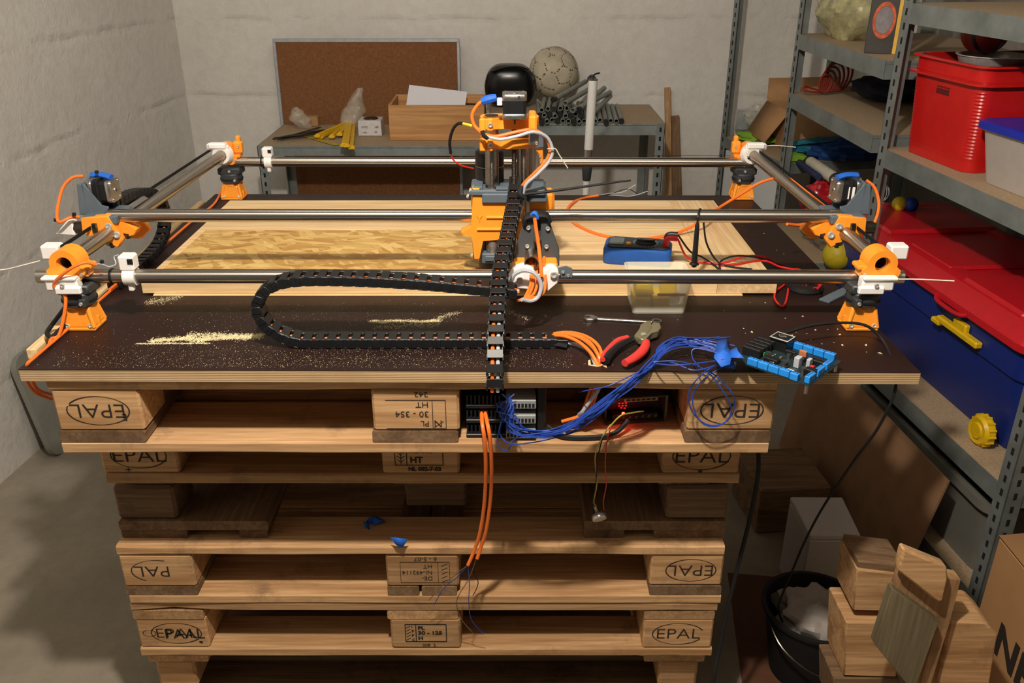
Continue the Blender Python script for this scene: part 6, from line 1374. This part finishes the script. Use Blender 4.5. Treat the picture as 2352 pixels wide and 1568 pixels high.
a, b = at(1842, 1450, Z=.02), at(1826, 1502, Z=.02); obj('tube_body', MB().cyl(a, b, .0155, .0165, 24), M['rubber'], sc_)
d = (b-a).normalized(); n_ = Vector((0, -.35, .94)).normalized(); Tt = frame((a+b)/2+n_*.0170, d, n_); mark('printed_mark', [text_part('AXO1', Tt @ Matrix.Rotation(PI, 4, 'Z'), .017, None, None)], WH, sc_)
# ---- wooden pallet off-cuts
def px3(lst, Y): return [at(1650+x/3.027, 1050+y/3.027, Y=Y) for x, y in lst]
oc = thing('pallet_offcut', 'sawn pallet corner of two stacked wood blocks on the floor', 'wood piece', (.83, 1.40, 0))
obj('upper_block', slab(MB(), px3([(965, 775), (1310, 820), (1290, 1075), (935, 1065)], 1.40), .10, .003), M['pal_x'], oc)
obj('split_board', slab(MB(), px3([(975, 720), (1300, 760), (1312, 815), (965, 775)], 1.405), .09, .002), M['dark_x'], oc)
obj('spacer_block', slab(MB(), px3([(975, 1072), (1240, 1072), (1240, 1140), (960, 1140)], 1.43), .06, .002), M['dark_x'], oc)
obj('lower_block', slab(MB(), px3([(890, 1145), (1250, 1150), (1240, 1530), (870, 1520)], 1.39), .11, .003), M['pal_x'], oc)
obj('base_board', slab(MB(), px3([(800, 1530), (1260, 1535), (1250, 1790), (800, 1780)], 1.39), .10, .003), M['dark_x'], oc)
oc3 = thing('pallet_offcut', 'tilted pallet off-cut of pale boards with a grey face leaning on the blocks', 'wood piece', (.93, 1.30, 0))
obj('grey_board', slab(MB(), px3([(1210, 912), (1535, 1150), (1360, 1640), (1085, 1300)], 1.30), .022, .002), wood('weathered_wood', 2, '#85795f', '#665b45', rough=.85), oc3)
obj('pale_board', slab(MB(), px3([(1285, 800), (1600, 1000), (1690, 850), (1560, 1320), (1440, 1700), (1370, 1640), (1535, 1150)][0:1]+[(1690, 850), (1610, 1140), (1440, 1720), (1370, 1660), (1535, 1150), (1240, 930)], 1.325), .03, .002), M['pal_z'], oc3)
obj('chamfered_block', slab(MB(), px3([(1290, 640), (1590, 760), (1600, 840), (1565, 1000), (1525, 1010), (1250, 790)], 1.30), .025, .004), M['pal_x'], oc3)
oc4 = thing('timber_block', 'orange-brown timber block beside the tilted off-cut', 'timber', (1.02, 1.30, 0))
obj('timber_face', slab(MB(), px3([(1610, 1140), (1860, 1150), (1945, 1230), (1870, 1700), (1500, 1700)], 1.345), .10, .004), M['pal_x'], oc4)
# ---- big cardboard box with letters
kb = thing('cardboard_box', 'large brown cardboard box with black NEL lettering at the lower right', 'box', (1.32, 1.27, 0))
Tk = Matrix.Translation((1.105, 1.62, 0)); cbm = plain('box_cardboard', '#b5895c', .8, var=.06, sc=12)
obj('box_walls', MB(Tk).box((0, -.75, 0), (.42, 0, .43), .004), cbm, kb)
mb = MB(Tk)
for q in ([(0, -.75, .43), (0, 0, .43), (.20, 0, .452), (.20, -.75, .452)],): mb.f([mb.v(v) for v in q])
obj('box_flap', mb, cbm, kb, solid=.004)
Tm = Matrix(((0, 0, -1, 1.1045), (-1, 0, 0, 1.535), (0, 1, 0, .215), (0, 0, 0, 1)))
mark('printed_mark', [text_part('NEL', Tm, .115, None, None, align='LEFT', bold=.004, sx=1.0, thick=.0002)], M['ink'], kb)
